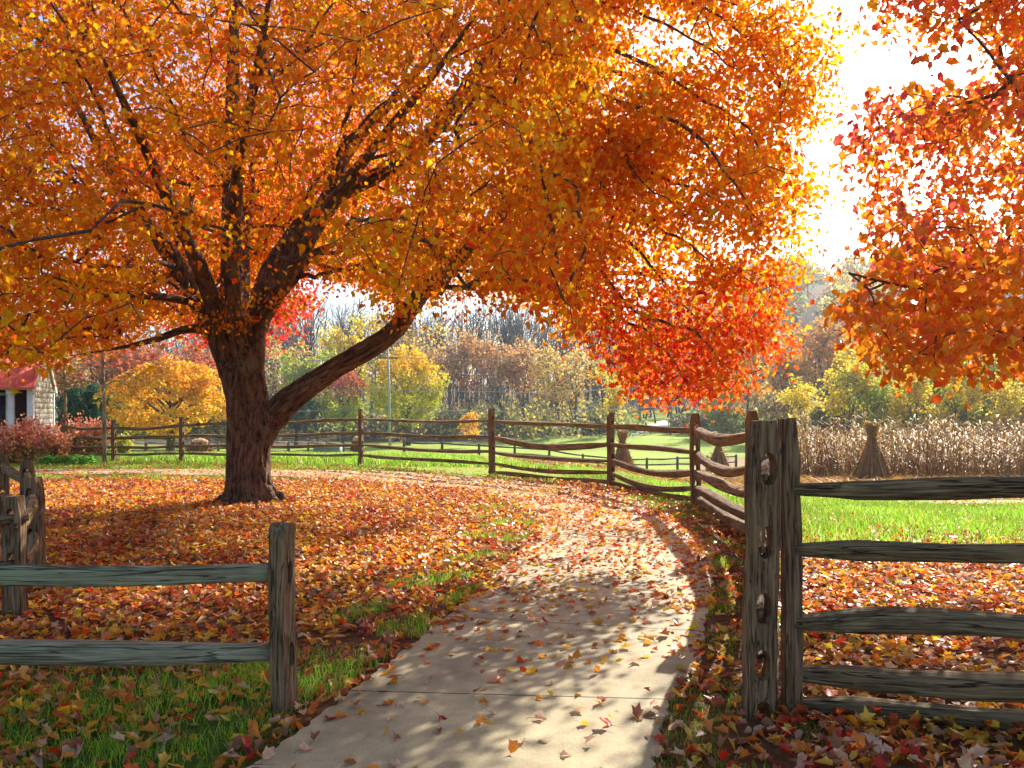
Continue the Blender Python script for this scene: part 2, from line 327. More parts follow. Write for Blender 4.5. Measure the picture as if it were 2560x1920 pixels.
# farm track on the right and the far drive
M['dirt'] = plain('pale dirt', (.42, .29, .17), 1); M['drive'] = plain('pale asphalt', (.42, .42, .44), .8)
tl = np.array([(5.5, 15.1), (7.5, 15.5), (11, 15.3), (16, 15.0), (24, 14.4)]); trr = tl + np.array([(0, .55), (0, .7), (0, .9), (0, 1.1), (0, 1.3)])
tag(link('dirt_track', strip('dirt_track', smoothpath(tl, 60), smoothpath(trr, 60), M['dirt'], .012, .03)), 'tan dirt track between the lawn and the corn field', 'track', kind='structure')
dl = np.array([(WS(1560, 84), 84), (WS(1600, 92), 92), (WS(1660, 104), 104), (WS(1730, 118), 118), (WS(1850, 128), 128)]); dr = dl + np.array([(1.5, 5), (1, 7), (0, 9), (0, 11), (0, 12)])
tag(link('road', strip('road', smoothpath(dl, 40), smoothpath(dr, 40), M['drive'], .05, .1)), 'pale drive climbing to the far wood', 'road', kind='structure')

# ------------------------------------------------------------ fences
def post_mesh(h, wd, th, holes, mat, top='chamfer', lean=(0, 0), seed=0):
    """flat post, slots cut through its thickness (local y); wide face = x"""
    r_ = random.Random(seed)
    hw = wd / 2
    if top == 'chamfer': out = [(-hw, -.12), (hw, -.12), (hw * .98, h - .13), (hw * .62, h), (-hw * .66, h - .005), (-hw * .99, h - .15)]
    elif top == 'round': out = [(-hw, -.12), (hw, -.12), (hw, h - .09), (hw * .8, h - .035), (hw * .4, h - .005), (-hw * .4, h), (-hw * .82, h - .03), (-hw, h - .09)]
    else: out = [(-hw, -.12), (hw, -.12), (hw, h - .04), (hw * .2, h), (-hw, h - .10)]
    # densify the sides
    dn = []
    for i, q in enumerate(out):
        nq = out[(i + 1) % len(out)]; L = math.dist(q, nq); k = max(1, int(L / .09))
        for j in range(k):
            f = j / k; dn.append((q[0] + (nq[0] - q[0]) * f, q[1] + (nq[1] - q[1]) * f))
    dn = [(a + r_.gauss(0, .0022), b_) for a, b_ in dn]
    bm = bmesh.new()
    def loop(pts):
        vs = [bm.verts.new((a, -th / 2, b_)) for a, b_ in pts]
        return [bm.edges.new((vs[i], vs[(i + 1) % len(vs)])) for i in range(len(vs))]
    E = loop(dn)
    for cx, cz, hx, hz in holes:
        pts = []
        for i in range(16):
            an = 2 * math.pi * i / 16; ex = math.copysign(abs(math.cos(an)) ** .8, math.cos(an)); ez = math.copysign(abs(math.sin(an)) ** .9, math.sin(an))
            pts.append((cx + hx * ex, cz + hz * ez))
        E += loop(pts)
    bmesh.ops.triangle_fill(bm, edges=E, use_beauty=True, use_dissolve=False)
    ff = list(bm.faces)
    r = bmesh.ops.extrude_face_region(bm, geom=ff)
    for v in [g for g in r['geom'] if isinstance(g, bmesh.types.BMVert)]: v.co.y += th
    # narrow the faces a little (eased corners)
    for v in bm.verts:
        if abs(v.co.x) > hw * .9: v.co.y *= .82
        v.co.x += lean[0] * v.co.z + .006 * math.sin(v.co.z * 4 + seed); v.co.y += lean[1] * v.co.z + .004 * math.sin(v.co.z * 5 + seed * 2)
    bmesh.ops.recalc_face_normals(bm, faces=bm.faces)
    me = bpy.data.meshes.new('post'); bm.to_mesh(me); bm.free(); me.materials.append(mat)
    return me
def put_post(parent, x, y, rot, me, z=0, name='post'):
    o = bpy.data.objects.new(name, me); COL.objects.link(o); o.parent = parent
    o.location = (x - parent.location[0], y - parent.location[1], z - parent.location[2]); o.rotation_euler = (0, 0, rot); return o
def rail_prof(seed):
    # split section: a rough quarter or half round, flat faces meeting at hard edges
    r_ = random.Random(seed); k = r_.choice([4, 4, 5]); ph = [r_.uniform(0, .5) + 6.283 * i / k + r_.uniform(-.22, .22) for i in range(k)]; dd = [r_.uniform(.72, .95) for _ in range(k)]
    return lambda a: min(1.22, min(dd[i] / max(math.cos(a - ph[i]), .05) for i in range(k)))
def rail(parent, A, B, r=.05, sag=.0, bend=.0, mat=None, seed=0, taper=.55, n=26, flat=1.0, over=.09):
    r_ = random.Random(seed * 7 + 1)
    A = np.array(A, float); B = np.array(B, float); d = norm(B - A); A = A - d * over; B = B + d * over
    side = norm(np.array([-d[1], d[0], 0])); P = []; rad = []
    ph1, ph2 = r_.uniform(0, 6), r_.uniform(0, 6)
    for i in range(n):
        f = i / (n - 1); q = A + (B - A) * f
        q = q + np.array([0, 0, -sag * 4 * f * (1 - f) + .012 * math.sin(f * 7 + ph1)]) + side * (bend * 4 * f * (1 - f) + .012 * math.sin(f * 5 + ph2))
        P.append(q); e = min(f, 1 - f) / .16; rad.append(r * (taper + (1 - taper) * min(1, e)) * (1 + .08 * math.sin(f * 11 + ph2)))
    a = Acc(); tube(a, P, rad, 16, rail_prof(seed), True, twist=r_.uniform(-.15, .15), rough=.018, off=seed * 1.7)
    me = a.mesh('rail', mat or M['rail'], False)
    return link('rail', me, parent)
HZ = [1.22, .86, .54, .28, .08]
# F4: the long fence round the path
f4 = empty('split_rail_fence', (-.455, 18.2, 0), 'long brown split rail fence curving round the far side of the concrete path', 'fence')
posts4 = [(-13.6, 24.4, 1.3), (-12.9, 23.0, 1.28), (-11.4, 22.9, 1.22), (-9.45, 22.9, 1.3), (-6.95, 22.3, 1.35), (-4.1, 21.7, 1.52), (-.455, 18.2, 1.55), (1.95, 15.8, 1.46), (2.94, 12.8, 1.47), (2.79, 9.3, 1.52), (2.10, 6.5, 1.40), (1.262, 4.03, 1.49)]
for i, (x, y, h) in enumerate(posts4):
    a_ = posts4[max(i - 1, 0)]; b_ = posts4[min(i + 1, len(posts4) - 1)]
    di = math.atan2(b_[1] - a_[1], b_[0] - a_[0]) + math.pi / 2
    k = h / 1.5
    if i == len(posts4) - 1:
        hol = [(.005, 1.245, .043, .082), (.0, .88, .041, .082), (.0, .55, .040, .08), (-.002, .266, .040, .078), (.0, .03, .038, .06)]
        me = post_mesh(1.49, .150, .10, hol, M['postnear'], 'chamfer', (.012, 0), 3); put_post(f4, 1.250, 4.03, R(4), me)
    else:
        n_h = 5 if y < 17 else 4
        hol = [(0, HZ[j] * k + (.05 if j < 4 else 0), .035, .075) for j in range(n_h)]
        me = post_mesh(h, .15 if y < 15 else .13, .11, hol, M['post'], ['chamfer', 'slant', 'round'][i % 3] if y > 15 else 'chamfer', (random.uniform(-.012, .012), 0), i)
        put_post(f4, x, y, di if abs(x + 4.1) > .1 else di + .3, me, float(gz(x, y)))
sagv = {6: [.02, .13, .07, .06, .02], 7: [.0, .0, .12, .12, .03], 8: [.10, .16, .03, .02, .02], 5: [.03, .02, .05, .02, 0]}
for i in range(len(posts4) - 1):
    x0, y0, h0 = posts4[i]; x1, y1, h1 = posts4[i + 1]; z0, z1 = float(gz(x0, y0)), float(gz(x1, y1))
    nr = 5 if i >= 6 else 4
    for j in range(nr):
        r_ = {6: .052, 7: .055, 8: .075, 9: .06, 10: .055}.get(i, .045) * random.uniform(.88, 1.1)
        sg = sagv.get(i, [random.uniform(-.01, .06) for _ in range(5)])[j]
        if i < 4: sg = [.06, .02, .03, .0, 0][j] * (1 if i != 3 else -.3)
        rail(f4, (x0, y0, HZ[j] * h0 / 1.5 + z0), (x1, y1, HZ[j] * h1 / 1.5 + z1 + (.0 if i != 10 else -.005)), r_ if i != 10 else .032, sg, random.uniform(-.06, .06), seed=i * 5 + j, over=.10 if i != 10 else .03)
# F3: near right, starts at the post beside the last post of F4
f3 = empty('split_rail_fence', (1.40, 4.06, 0), 'near grey split rail fence running off to the right beside the slotted post', 'fence')
me = post_mesh(1.50, .088, .085, [], M['postnear'], 'chamfer', (-.0, 0), 11)
q_ = put_post(f3, 1.440, 4.10, 0, me); q_.rotation_euler = (0, R(-1.0), R(5))
rs = [((1.44, 4.1, 1.15), (3.3, 3.55, 1.17), .052), ((1.45, 4.1, .81), (3.3, 3.55, .90), .056), ((1.455, 4.1, .455), (3.3, 3.55, .53), .072), ((1.46, 4.1, .175), (3.3, 3.55, .235), .060), ((1.465, 4.1, .015), (3.3, 3.55, .10), .050)]
for j, (A, B, r_) in enumerate(rs): rail(f3, A, B, r_, -.01, .01, M['railnear'], 60 + j, taper=.6, n=26, over=.02)
put_post(f3, 3.32, 3.55, R(80), post_mesh(1.5, .15, .1, [(0, z, .035, .07) for z in (1.2, .92, .55, .25)], M['postnear'], 'chamfer', (0, 0), 12))
# F1: near left, two rails
f1 = empty('split_rail_fence', (-1.17, 4.05, 0), 'low two-rail fence in the left foreground ending in a round-topped grey post', 'fence')
me = post_mesh(.97, .135, .095, [(0, .715, .026, .062), (0, .30, .028, .065)], M['postnear'], 'round', (0, 0), 21)
put_post(f1, -1.165, 4.07, R(78), me)
rail(f1, (-1.19, 4.06, .712), (-4.0, 4.04, .70), .054, .0, .01, M['lichen'], 71, taper=.9, n=22, over=.0)
rail(f1, (-1.19, 4.06, .315), (-4.0, 4.04, .30), .058, .0, .01, M['lichen'], 77, taper=.85, n=22, over=.0)
put_post(f1, -4.05, 4.04, R(90), post_mesh(.97, .135, .095, [(0, .70, .026, .062), (0, .30, .028, .065)], M['postnear'], 'round', (0, 0), 22))
# F2: left, running away
f2 = empty('split_rail_fence', (-4.28, 7.1, 0), 'low zigzag split rail fence at the left edge of the leafy yard', 'fence')
P2 = [(-6.62, 10.4, .95, .14), (-5.62, 9.25, .95, .14), (-4.25, 7.1, .94, .17), (-3.68, 5.92, .90, .145), (-5.3, 4.9, .9, .14)]
for i, (x, y, h, wdt) in enumerate(P2):
    me = post_mesh(h, wdt, .10, [(0, .78 * h / .94, .032, .065), (0, .42, .032, .07)], M['postnear'] if i > 1 else M['post'], 'chamfer', (random.uniform(-.01, .02), 0), 30 + i)
    rt = [R(25), R(10), R(-5), R(0), R(80)][i]
    put_post(f2, x, y, rt, me)
for i in range(4):
    x0, y0, h0, _w = P2[i]; x1, y1, h1, _w = P2[i + 1]
    for j, z in enumerate((.77, .42)):
        rail(f2, (x0, y0, z * h0 / .94 + (.0 if i != 2 else .02)), (x1, y1, z * h1 / .94 - .04), .05, [.0, .02, .03, .0][i], [-.02, 0, .03, .02][i], M['rail'], 90 + i * 2 + j, over=.09)
# far paddock fences
def paddock(name_label, A, B, n, rails=3, h=.85, tall=None):
    A = np.array(A, float); B = np.array(B, float); mid = (A + B) / 2
    fe = empty('paddock_fence', (mid[0], mid[1], float(gz(*mid))), name_label, 'fence', 'low rail fences crossing the far meadow')
    pts = [A + (B - A) * i / (n - 1) for i in range(n)]
    for i, q in enumerate(pts):
        zz = float(gz(*q)); a = Acc(); hh = h * random.uniform(.95, 1.08)
        tube(a, [(q[0], q[1], zz - .1), (q[0], q[1], zz + hh * .5), (q[0] + .01, q[1], zz + hh)], [.085, .08, .07], 6)
        link('post', a.mesh('post', M['farwood'], True), fe)
    for i in range(n - 1):
        q, s = pts[i], pts[i + 1]; z0, z1 = float(gz(*q)), float(gz(*s))
        for j in range(rails):
            zj = h * (.9 - .33 * j) if rails == 3 else h * (.85 - .4 * j); a = Acc(); mdp = (q + s) / 2
            tube(a, [(q[0], q[1], z0 + zj), (mdp[0], mdp[1], (z0 + z1) / 2 + zj - random.uniform(-.02, .05)), (s[0], s[1], z1 + zj)], [.045, .055, .045], 5)
            link('rail', a.mesh('rail', M['farwood'], True), fe)
paddock('nearest low paddock rail fence in the meadow, right of the big trunk', (WS(1010, 42), 42), (WS(1840, 49), 49), 11, 2)
paddock('thin paddock fence across the middle of the green meadow', (WS(690, 86), 86), (WS(1240, 90), 90), 12, 3)
paddock('paddock fence line in front of the far grove, behind the corn shocks', (WS(1240, 95), 95), (WS(1990, 88), 88), 16, 3)
paddock('short paddock fence with dark posts just right of the big trunk', (WS(670, 46), 46), (WS(900, 54), 54), 6, 3)
paddock('blue-grey paddock rails glimpsed left of the big trunk', (WS(300, 50), 50), (WS(600, 56), 56), 6, 3)
paddock('dark paddock rails under the yellow tree at left', (WS(300, 62), 62), (WS(720, 66), 66), 8, 3, 1.1)

# ------------------------------------------------------------ branching trees
def build_nodes(skel):
    """skel: list of (points (n,4), attach) -> arrays of node position"""
    pos = []; par = []; rs = []
    for P, attach in skel:
        prev = -1
        for q in P:
            pos.append(q[:3]); par.append(prev); rs.append(q[3]); prev = len(pos) - 1
    return pos, par, rs
def grow(pos, tips, step=.45, sagk=.12, pen=None):
    pos = np.asarray(pos)
    """join every tip to the nearest node by a curved run of nodes; returns the runs (lists of node indices)"""
    P = np.zeros((len(pos) + len(tips) * 24, 3)); n = len(pos); P[:n] = pos
    par = list(range(-1, n - 1)); runs = []
    d0 = np.array([np.min(np.linalg.norm(P[:n] - t_, axis=1)) for t_ in tips]); order = np.argsort(d0)
    for k in order:
        t_ = tips[k]; dv = P[:n] - t_; d = np.linalg.norm(dv, axis=1) + np.maximum(0, P[:n, 2] - t_[2] - .3) * .35
        if pen is not None: d = d + 1.1 * np.maximum(0, np.linalg.norm((P[:n] - pen) * [1, 1, .6], axis=1) - np.linalg.norm((t_ - pen) * [1, 1, .6]) + .1)
        i = int(np.argmin(d)); a = P[i].copy(); L = np.linalg.norm(t_ - a); m = max(2, min(20, int(L / step) + 1))
        hor = t_ - a; bow = np.array([0, 0, 1.0]) * L * sagk + rng.normal(0, .06, 3) * L
        run = [i]
        for j in range(1, m + 1):
            f = j / m; q = a + hor * f + bow * 4 * f * (1 - f) * .6 + rng.normal(0, .02, 3) * (j < m)
            P[n] = q; par.append(run[-1]); run.append(n); n += 1
        runs.append(run)
    return P[:n], par, runs
def branch_mesh(P, par, runs, nsk, rmin=.004, k=.0042, ex=.5, rmax=.12, mat=None, sides=4, more=()):
    cnt = np.zeros(len(P)); 
    for r_ in runs: cnt[r_[-1]] += 1
    for i in range(len(P) - 1, nsk - 1, -1):
        if par[i] >= 0: cnt[par[i]] += cnt[i]
    a = Acc()
    for q in more: tube(a, q, np.linspace(.040, .006, len(q)), 6, None, False)
    for r_ in runs:
        rr = np.clip(k * np.maximum(cnt[r_], 1) ** ex, rmin, rmax); rr[0] = rr[1]; rr[-1] *= .6
        tube(a, P[r_], rr, 5 if rr[0] > .02 else sides if rr[0] > .01 else 3, None, False)
    return a.mesh('branches', mat or M['twig'], True)
def leaf_cloud(acc, P, runs, per, spread, size, colf, droop=.7, last=.7, fold=.3, rs=(.75, 1.2), clusters=True):
    Q = []; cl = []
    for ci, r_ in enumerate(runs):
        seg = P[r_]; m = len(seg); kk = max(2, int(m * last) + 1); seg = seg[-kk:] if m >= kk else seg
        f = rng.uniform(0, len(seg) - 1.001, per) ** 1; f = (len(seg) - 1) * (f / (len(seg) - 1)) ** .7; i = np.minimum(f.astype(int), len(seg) - 2)
        Q.append(seg[i] + (seg[i + 1] - seg[i]) * (f - i)[:, None]); cl.append(np.full(per, ci))
    Q = np.concatenate(Q); cl = np.concatenate(cl); n = len(Q)
    Q = Q + rng.normal(0, spread, (n, 3)) * np.array([1, 1, .75])
    T = np.c_[rng.normal(0, 1, (n, 2)), -rng.uniform(.1, 1.0 + droop, n)]
    N = np.c_[rng.normal(0, .75, (n, 2)), rng.uniform(.1, 1, n)]
    sz = size * rng.uniform(rs[0], rs[1], n)
    ccol = rng.normal(0, 1, len(runs))
    leaves(acc, Q, T, N, sz, colf(Q, ccol[cl]), fold * rng.uniform(0, 1.6, n), rng.uniform(-.1, .4, n))
    return Q

# --- big maple
SK = [  # (x2212, y2212, depth, radius)
 [(540, 1105, 13.2, .39), (539, 1040, 13.2, .385), (539, 960, 13.2, .36), (537, 890, 13.2, .365), (528, 830, 13.2, .37), (508, 765, 13.2, .33), (504, 690, 13.4, .23), (502, 560, 13.8, .19), (500, 420, 14, .16), (502, 250, 14.2, .13), (505, 60, 14.4, .10), (510, -170, 14.6, .05)],
 [(520, 850, 13.15, .22), (496, 790, 13.1, .20), (462, 715, 13.0, .16), (430, 655, 12.9, .17), (385, 575, 12.7, .15), (338, 510, 12.5, .13), (280, 430, 12.2, .10), (215, 320, 11.9, .08), (150, 200, 11.6, .05), (90, 90, 11.4, .03)],
 [(455, 712, 13.0, .10), (400, 712, 12.7, .08), (330, 735, 12.4, .06), (240, 755, 12.1, .035), (140, 770, 11.9, .02)],
 [(556, 850, 13.1, .18), (545, 790, 13.05, .20), (549, 710, 13.0, .19), (575, 610, 12.9, .18), (640, 500, 12.9, .15), (700, 440, 12.9, .13), (750, 330, 13, .11), (840, 225, 13.2, .09), (930, 120, 13.4, .07), (1000, 10, 13.6, .05)],
 [(640, 500, 12.9, .14), (720, 430, 12.8, .13), (830, 370, 12.6, .13), (910, 310, 12.5, .12), (990, 215, 12.3, .13), (1040, 140, 12.2, .12), (1085, 50, 12.2, .09), (1130, -60, 12.2, .06)],
 [(1020, 165, 12.25, .07), (1120, 130, 11.8, .065), (1250, 135, 11.2, .055), (1400, 180, 10.7, .045), (1530, 250, 10.3, .035), (1640, 340, 10.1, .02)],
 [(1060, 110, 12.2, .07), (1180, 30, 11.9, .06), (1330, 0, 11.4, .05), (1500, 20, 10.9, .04), (1660, 90, 10.5, .02)],
 [(555, 790, 13.0, .13), (560, 705, 12.9, .12), (592, 655, 12.7, .10), (640, 600, 12.4, .08), (680, 545, 12.1, .06), (760, 520, 11.8, .03)],
 [(555, 1010, 13.2, .14), (566, 950, 13.15, .21), (602, 888, 13.1, .235), (655, 842, 13.05, .20), (722, 797, 13.0, .175), (795, 756, 12.9, .17), (850, 716, 12.8, .16), (888, 665, 12.7, .15), (930, 612, 12.6, .135), (1000, 548, 12.5, .135), (1062, 478, 12.4, .12), (1120, 425, 12.3, .10), (1190, 375, 11.6, .08), (1310, 345, 11.0, .06), (1450, 345, 10.5, .045), (1590, 385, 10.2, .025)],
 [(930, 618, 12.6, .06), (1010, 622, 12.4, .05), (1130, 622, 11.8, .045), (1240, 600, 11.3, .055), (1370, 590, 10.8, .045), (1530, 620, 10.4, .03), (1650, 680, 10.2, .015)],
 [(1120, 622, 11.85, .05), (1233, 655, 11.2, .042), (1322, 705, 10.8, .035), (1408, 745, 10.5, .028), (1530, 762, 10.2, .015)],
 [(1120, 425, 12.3, .07), (1230, 440, 11.6, .05), (1380, 470, 11, .04), (1530, 530, 10.4, .025)],
 [(525, 790, 13.3, .20), (520, 650, 14.2, .16), (530, 480, 15.2, .12), (560, 300, 16.5, .08), (600, 120, 17.6, .04)],
 [(500, 770, 13.0, .16), (440, 600, 11.8, .13), (360, 420, 10.2, .09), (290, 270, 9.0, .06), (220, 120, 7.9, .03)],
 [(560, 700, 12.9, .14), (680, 500, 11.5, .11), (800, 330, 10.2, .08), (930, 170, 9.0, .05), (1030, 30, 8.2, .03)],
 [(520, 760, 12.95, .15), (500, 560, 11.4, .12), (520, 330, 9.6, .08), (560, 130, 8.0, .05), (590, -60, 7.0, .03)],
 [(430, 655, 12.9, .09), (330, 640, 12.0, .07), (200, 640, 11.2, .05), (60, 680, 10.6, .03)],
]
skel = [(np.array([(*W2(a_, b_, c_), r_) for a_, b_, c_, r_ in s]), None) for s in SK]
TB = np.array([W2(540, 1083, 13.2)[0], 13.2, 0.0])
tree = empty('maple_tree', TB, 'big orange maple with thick furrowed trunk and one long limb reaching towards the path', 'tree')
# trunk + limbs: swept, voxel-joined, then furrowed
acc = Acc()
for P, _ in skel:
    P = smoothpath(P, max(8, len(P) * 4)); 
    tube(acc, P[:, :3], P[:, 3], 14)
for an, L, r0 in ((193, .82, .20), (160, .7, .18), (230, .66, .2), (265, .6, .2), (300, .72, .19), (335, .95, .17), (5, 1.0, .16), (45, .8, .2), (90, .8, .2), (135, .8, .2)):
    a_ = R(an); L *= .74; r0 *= .85; P = [TB + np.array([math.cos(a_) * L * f, math.sin(a_) * L * f, h_]) for f, h_ in ((.22, .55), (.38, .30), (.58, .13), (.80, .03), (1.05, -.09))]
    P = smoothpath(P, 12); tube(acc, P, np.linspace(r0, r0 * .32, 12), 10)
me = acc.mesh('trunk', M['bark'], True)
to = link('trunk', me)
rm = to.modifiers.new('join', 'REMESH'); rm.mode = 'VOXEL'; rm.voxel_size = .024; rm.use_smooth_shade = True
dg = bpy.context.evaluated_depsgraph_get(); ev = bpy.data.meshes.new_from_object(to.evaluated_get(dg))
bpy.data.objects.remove(to)
nv = len(ev.vertices); V = np.zeros(nv * 3, np.float32); ev.vertices.foreach_get('co', V); V = V.reshape(-1, 3).astype(float)
ne = len(ev.edges); E = np.zeros(ne * 2, np.int32); ev.edges.foreach_get('vertices', E); E = E.reshape(-1, 2)
deg = np.bincount(E.ravel(), minlength=nv)[:, None]
for it in range(7):
    A = np.zeros_like(V); np.add.at(A, E[:, 0], V[E[:, 1]]); np.add.at(A, E[:, 1], V[E[:, 0]]); V = V * .4 + .6 * A / deg
segA = []; segB = []; segS = []; 
for si, (P, _) in enumerate(skel):
    P = smoothpath(P, max(8, len(P) * 4))[:, :3]; s_ = np.concatenate([[0], np.cumsum(np.linalg.norm(np.diff(P, axis=0), axis=1))])
    segA.append(P[:-1]); segB.append(P[1:]); segS.append(np.c_[s_[:-1] + si * 3.3])
segA = np.concatenate(segA); segB = np.concatenate(segB); segS = np.concatenate(segS)[:, 0]
D = segB - segA; LL = np.linalg.norm(D, axis=1); best = np.full(nv, 1e9); bi = np.zeros(nv, int); bt = np.zeros(nv)
for k in range(len(segA)):
    t_ = np.clip(((V - segA[k]) @ D[k]) / LL[k] ** 2, 0, 1); d_ = np.linalg.norm(V - segA[k] - t_[:, None] * D[k], axis=1)
    m_ = d_ < best; best[m_] = d_[m_]; bi[m_] = k; bt[m_] = t_[m_]
axis_d = D[bi] / LL[bi][:, None]; perp = V - (segA[bi] + bt[:, None] * D[bi]); along = segS[bi] + bt * LL[bi]
U_ = norm(np.cross(axis_d, np.array([0, 1.0, .001]))); W_ = np.cross(axis_d, U_)
BC = np.c_[(perp * U_).sum(1), (perp * W_).sum(1), along]
upr = np.abs(axis_d[:, 2]) > .78; BC[upr] = (V - TB)[upr]
ev.vertices.foreach_set('co', V.astype(np.float32).ravel()); ev.update()
NN = np.zeros(nv * 3, np.float32); ev.vertices.foreach_get('normal', NN); NN = NN.reshape(-1, 3)
rad_l = np.clip(best, .03, .5); disp = np.zeros(nv)
for i in range(nv):
    a_, b_, c_ = BC[i]; h = mnoise.noise((a_ * 9, b_ * 9, c_ * 1.3)); h2 = mnoise.noise((a_ * 24, b_ * 24, c_ * 3.2)); h3 = mnoise.noise((a_ * 3.2, b_ * 3.2, c_ * .8 + 5))
    disp[i] = -abs(h) * 1.1 - .7 * abs(h2) + 1.0 * h3 + .25
V = V + NN * (disp * np.clip(rad_l * .20, .004, .08))[:, None]
ev.vertices.foreach_set('co', V.astype(np.float32).ravel())
at_ = ev.attributes.get('bc') or ev.attributes.new('bc', 'FLOAT_VECTOR', 'POINT'); at_.data.foreach_set('vector', BC.astype(np.float32).ravel())
ev.polygons.foreach_set('use_smooth', np.ones(len(ev.polygons), bool)); ev.materials.clear(); ev.materials.append(M['bark']); ev.update()
link('trunk', ev, tree)

lbx = [-700, 0, 100, 150, 240, 330, 420, 470, 520, 560, 600, 680, 740, 800, 860, 900, 960, 1030, 1080, 1150, 1220, 1260, 1320, 1380, 1440, 1500, 1560, 1620, 1670, 1710, 1745, 1790, 1840]
lby = [800, 790, 785, 772, 755, 728, 700, 700, 700, 620, 600, 590, 628, 632, 668, 690, 650, 640, 650, 668, 700, 755, 800, 850, 858, 862, 866, 840, 790, 740, 610, 520, 420]
rby = [-900, 0, 80, 200, 330, 400, 500, 580, 680, 780, 900]
rbx = [1820, 1815, 1810, 1785, 1745, 1768, 1768, 1720, 1690, 1705, 1600]
LIMB = []
for s_ in SK[:1] + SK[1:5] + SK[8:9]:
    q_ = smoothpath(np.array(s_, float), 40); LIMB.append(q_[q_[:, 3] > .085])
LIMB = np.concatenate(LIMB)
def tips_main(n):
    out = []
    while len(out) < n:
        m = 6000; v = norm(rng.normal(size=(m, 3))) * (rng.uniform(0, 1, (m, 1)) ** (1 / 2.4))
        Q = np.array([-4.0, 12.6, 5.2]) + v * np.array([9.6, 0, 7.2])
        Q[:, 1] = 12.6 + v[:, 1] * np.where(v[:, 1] > 0, 5.6, 8.6)
        px = (Q[:, 0] / Q[:, 1] * 2000 + 1280) / 1.1573; py = ((EYE - Q[:, 2]) / Q[:, 1] * 2000 + 1020) / 1.1573
        ok = (Q[:, 1] > 5.6) & (Q[:, 2] > 1.6) & (Q[:, 2] < 12.4) & (py < np.interp(px, lbx, lby) - 14) & (px < np.interp(py, rby, rbx)) & (px > -700)
        xr = Q[:, 0] / Q[:, 1] * 10; ok &= (xr < 1.0) | ((Q[:, 1] > 8.4) & (Q[:, 1] < 10.1 + 1.9 * np.clip(2.6 - xr, 0, 1.6)) & (rng.uniform(size=m) < .34))
        dl_ = np.full(m, 1e9); dd_ = np.zeros(m)
        for L4 in LIMB:
            e_ = np.hypot(px - L4[0], py - L4[1]); b_ = e_ < dl_; dl_[b_] = e_[b_]; dd_[b_] = L4[2]
        ok &= ~((dl_ < 42) & (Q[:, 1] < dd_)) | (rng.uniform(size=m) < .22)
        # flat layers and clumps with gaps
        ok &= vnoise(Q * np.array([1, 1, 1.9]), .95, 5) > .27
        # thin the heart of the crown, keep a shell
        rr = np.linalg.norm(v, axis=1); ok &= rng.uniform(size=m) < np.clip((rr - .18) * 1.6, .12, 1)
        # out of the picture to the left or above: half as many
        ok &= ~((Q[:, 1] < 11.2) & (px > 120) & (px < 1050)) | (rng.uniform(size=m) < .5)
        ok &= (px > -60) | (rng.uniform(size=m) < .3)
        ok &= (py > -90) | (rng.uniform(size=m) < .22)
        ok &= True
        # the right lobe hangs closer: draw it from its own smaller volume
        v2 = norm(rng.normal(size=(m // 4, 3))) * (rng.uniform(0, 1, (m // 4, 1)) ** (1 / 2.2)); L_ = np.array([1.2, 9.3, 4.8]) + v2 * np.array([3.4, 1.0, 4.2])
        p1 = (L_[:, 0] / L_[:, 1] * 2000 + 1280) / 1.1573; p2 = ((EYE - L_[:, 2]) / L_[:, 1] * 2000 + 1020) / 1.1573
        k2 = (p2 < np.interp(p1, lbx, lby) - 14) & (p1 < np.interp(p2, rby, rbx)) & (p1 > 1050) & (vnoise(L_ * np.array([1, 1, 1.9]), 1.25, 6) > .25)
        out += list(Q[ok]); out += list(L_[k2][: int(ok.sum() * .20)])
    out = [out[i] for i in rng.permutation(len(out))[:n]]
    return np.array(out)
extra = np.array([W2(a_, b_, c_) for a_, b_, c_ in [(470, 690, 12.3), (500, 700, 12.2), (455, 660, 12.3), (520, 660, 12.2), (485, 640, 12.2), (430, 690, 12.2), (872, 690, 12.3), (400, 640, 12), (600, 690, 12), (660, 655, 12), (610, 640, 12.1), (830, 655, 12), (1010, 690, 12), (1600, 838, 12), (1560, 862, 12), (1520, 868, 12), (1460, 862, 12), (1400, 850, 12), (1640, 800, 12), (1690, 760, 12), (1715, 745, 12)]])
tips = np.vstack([tips_main(3900), extra])
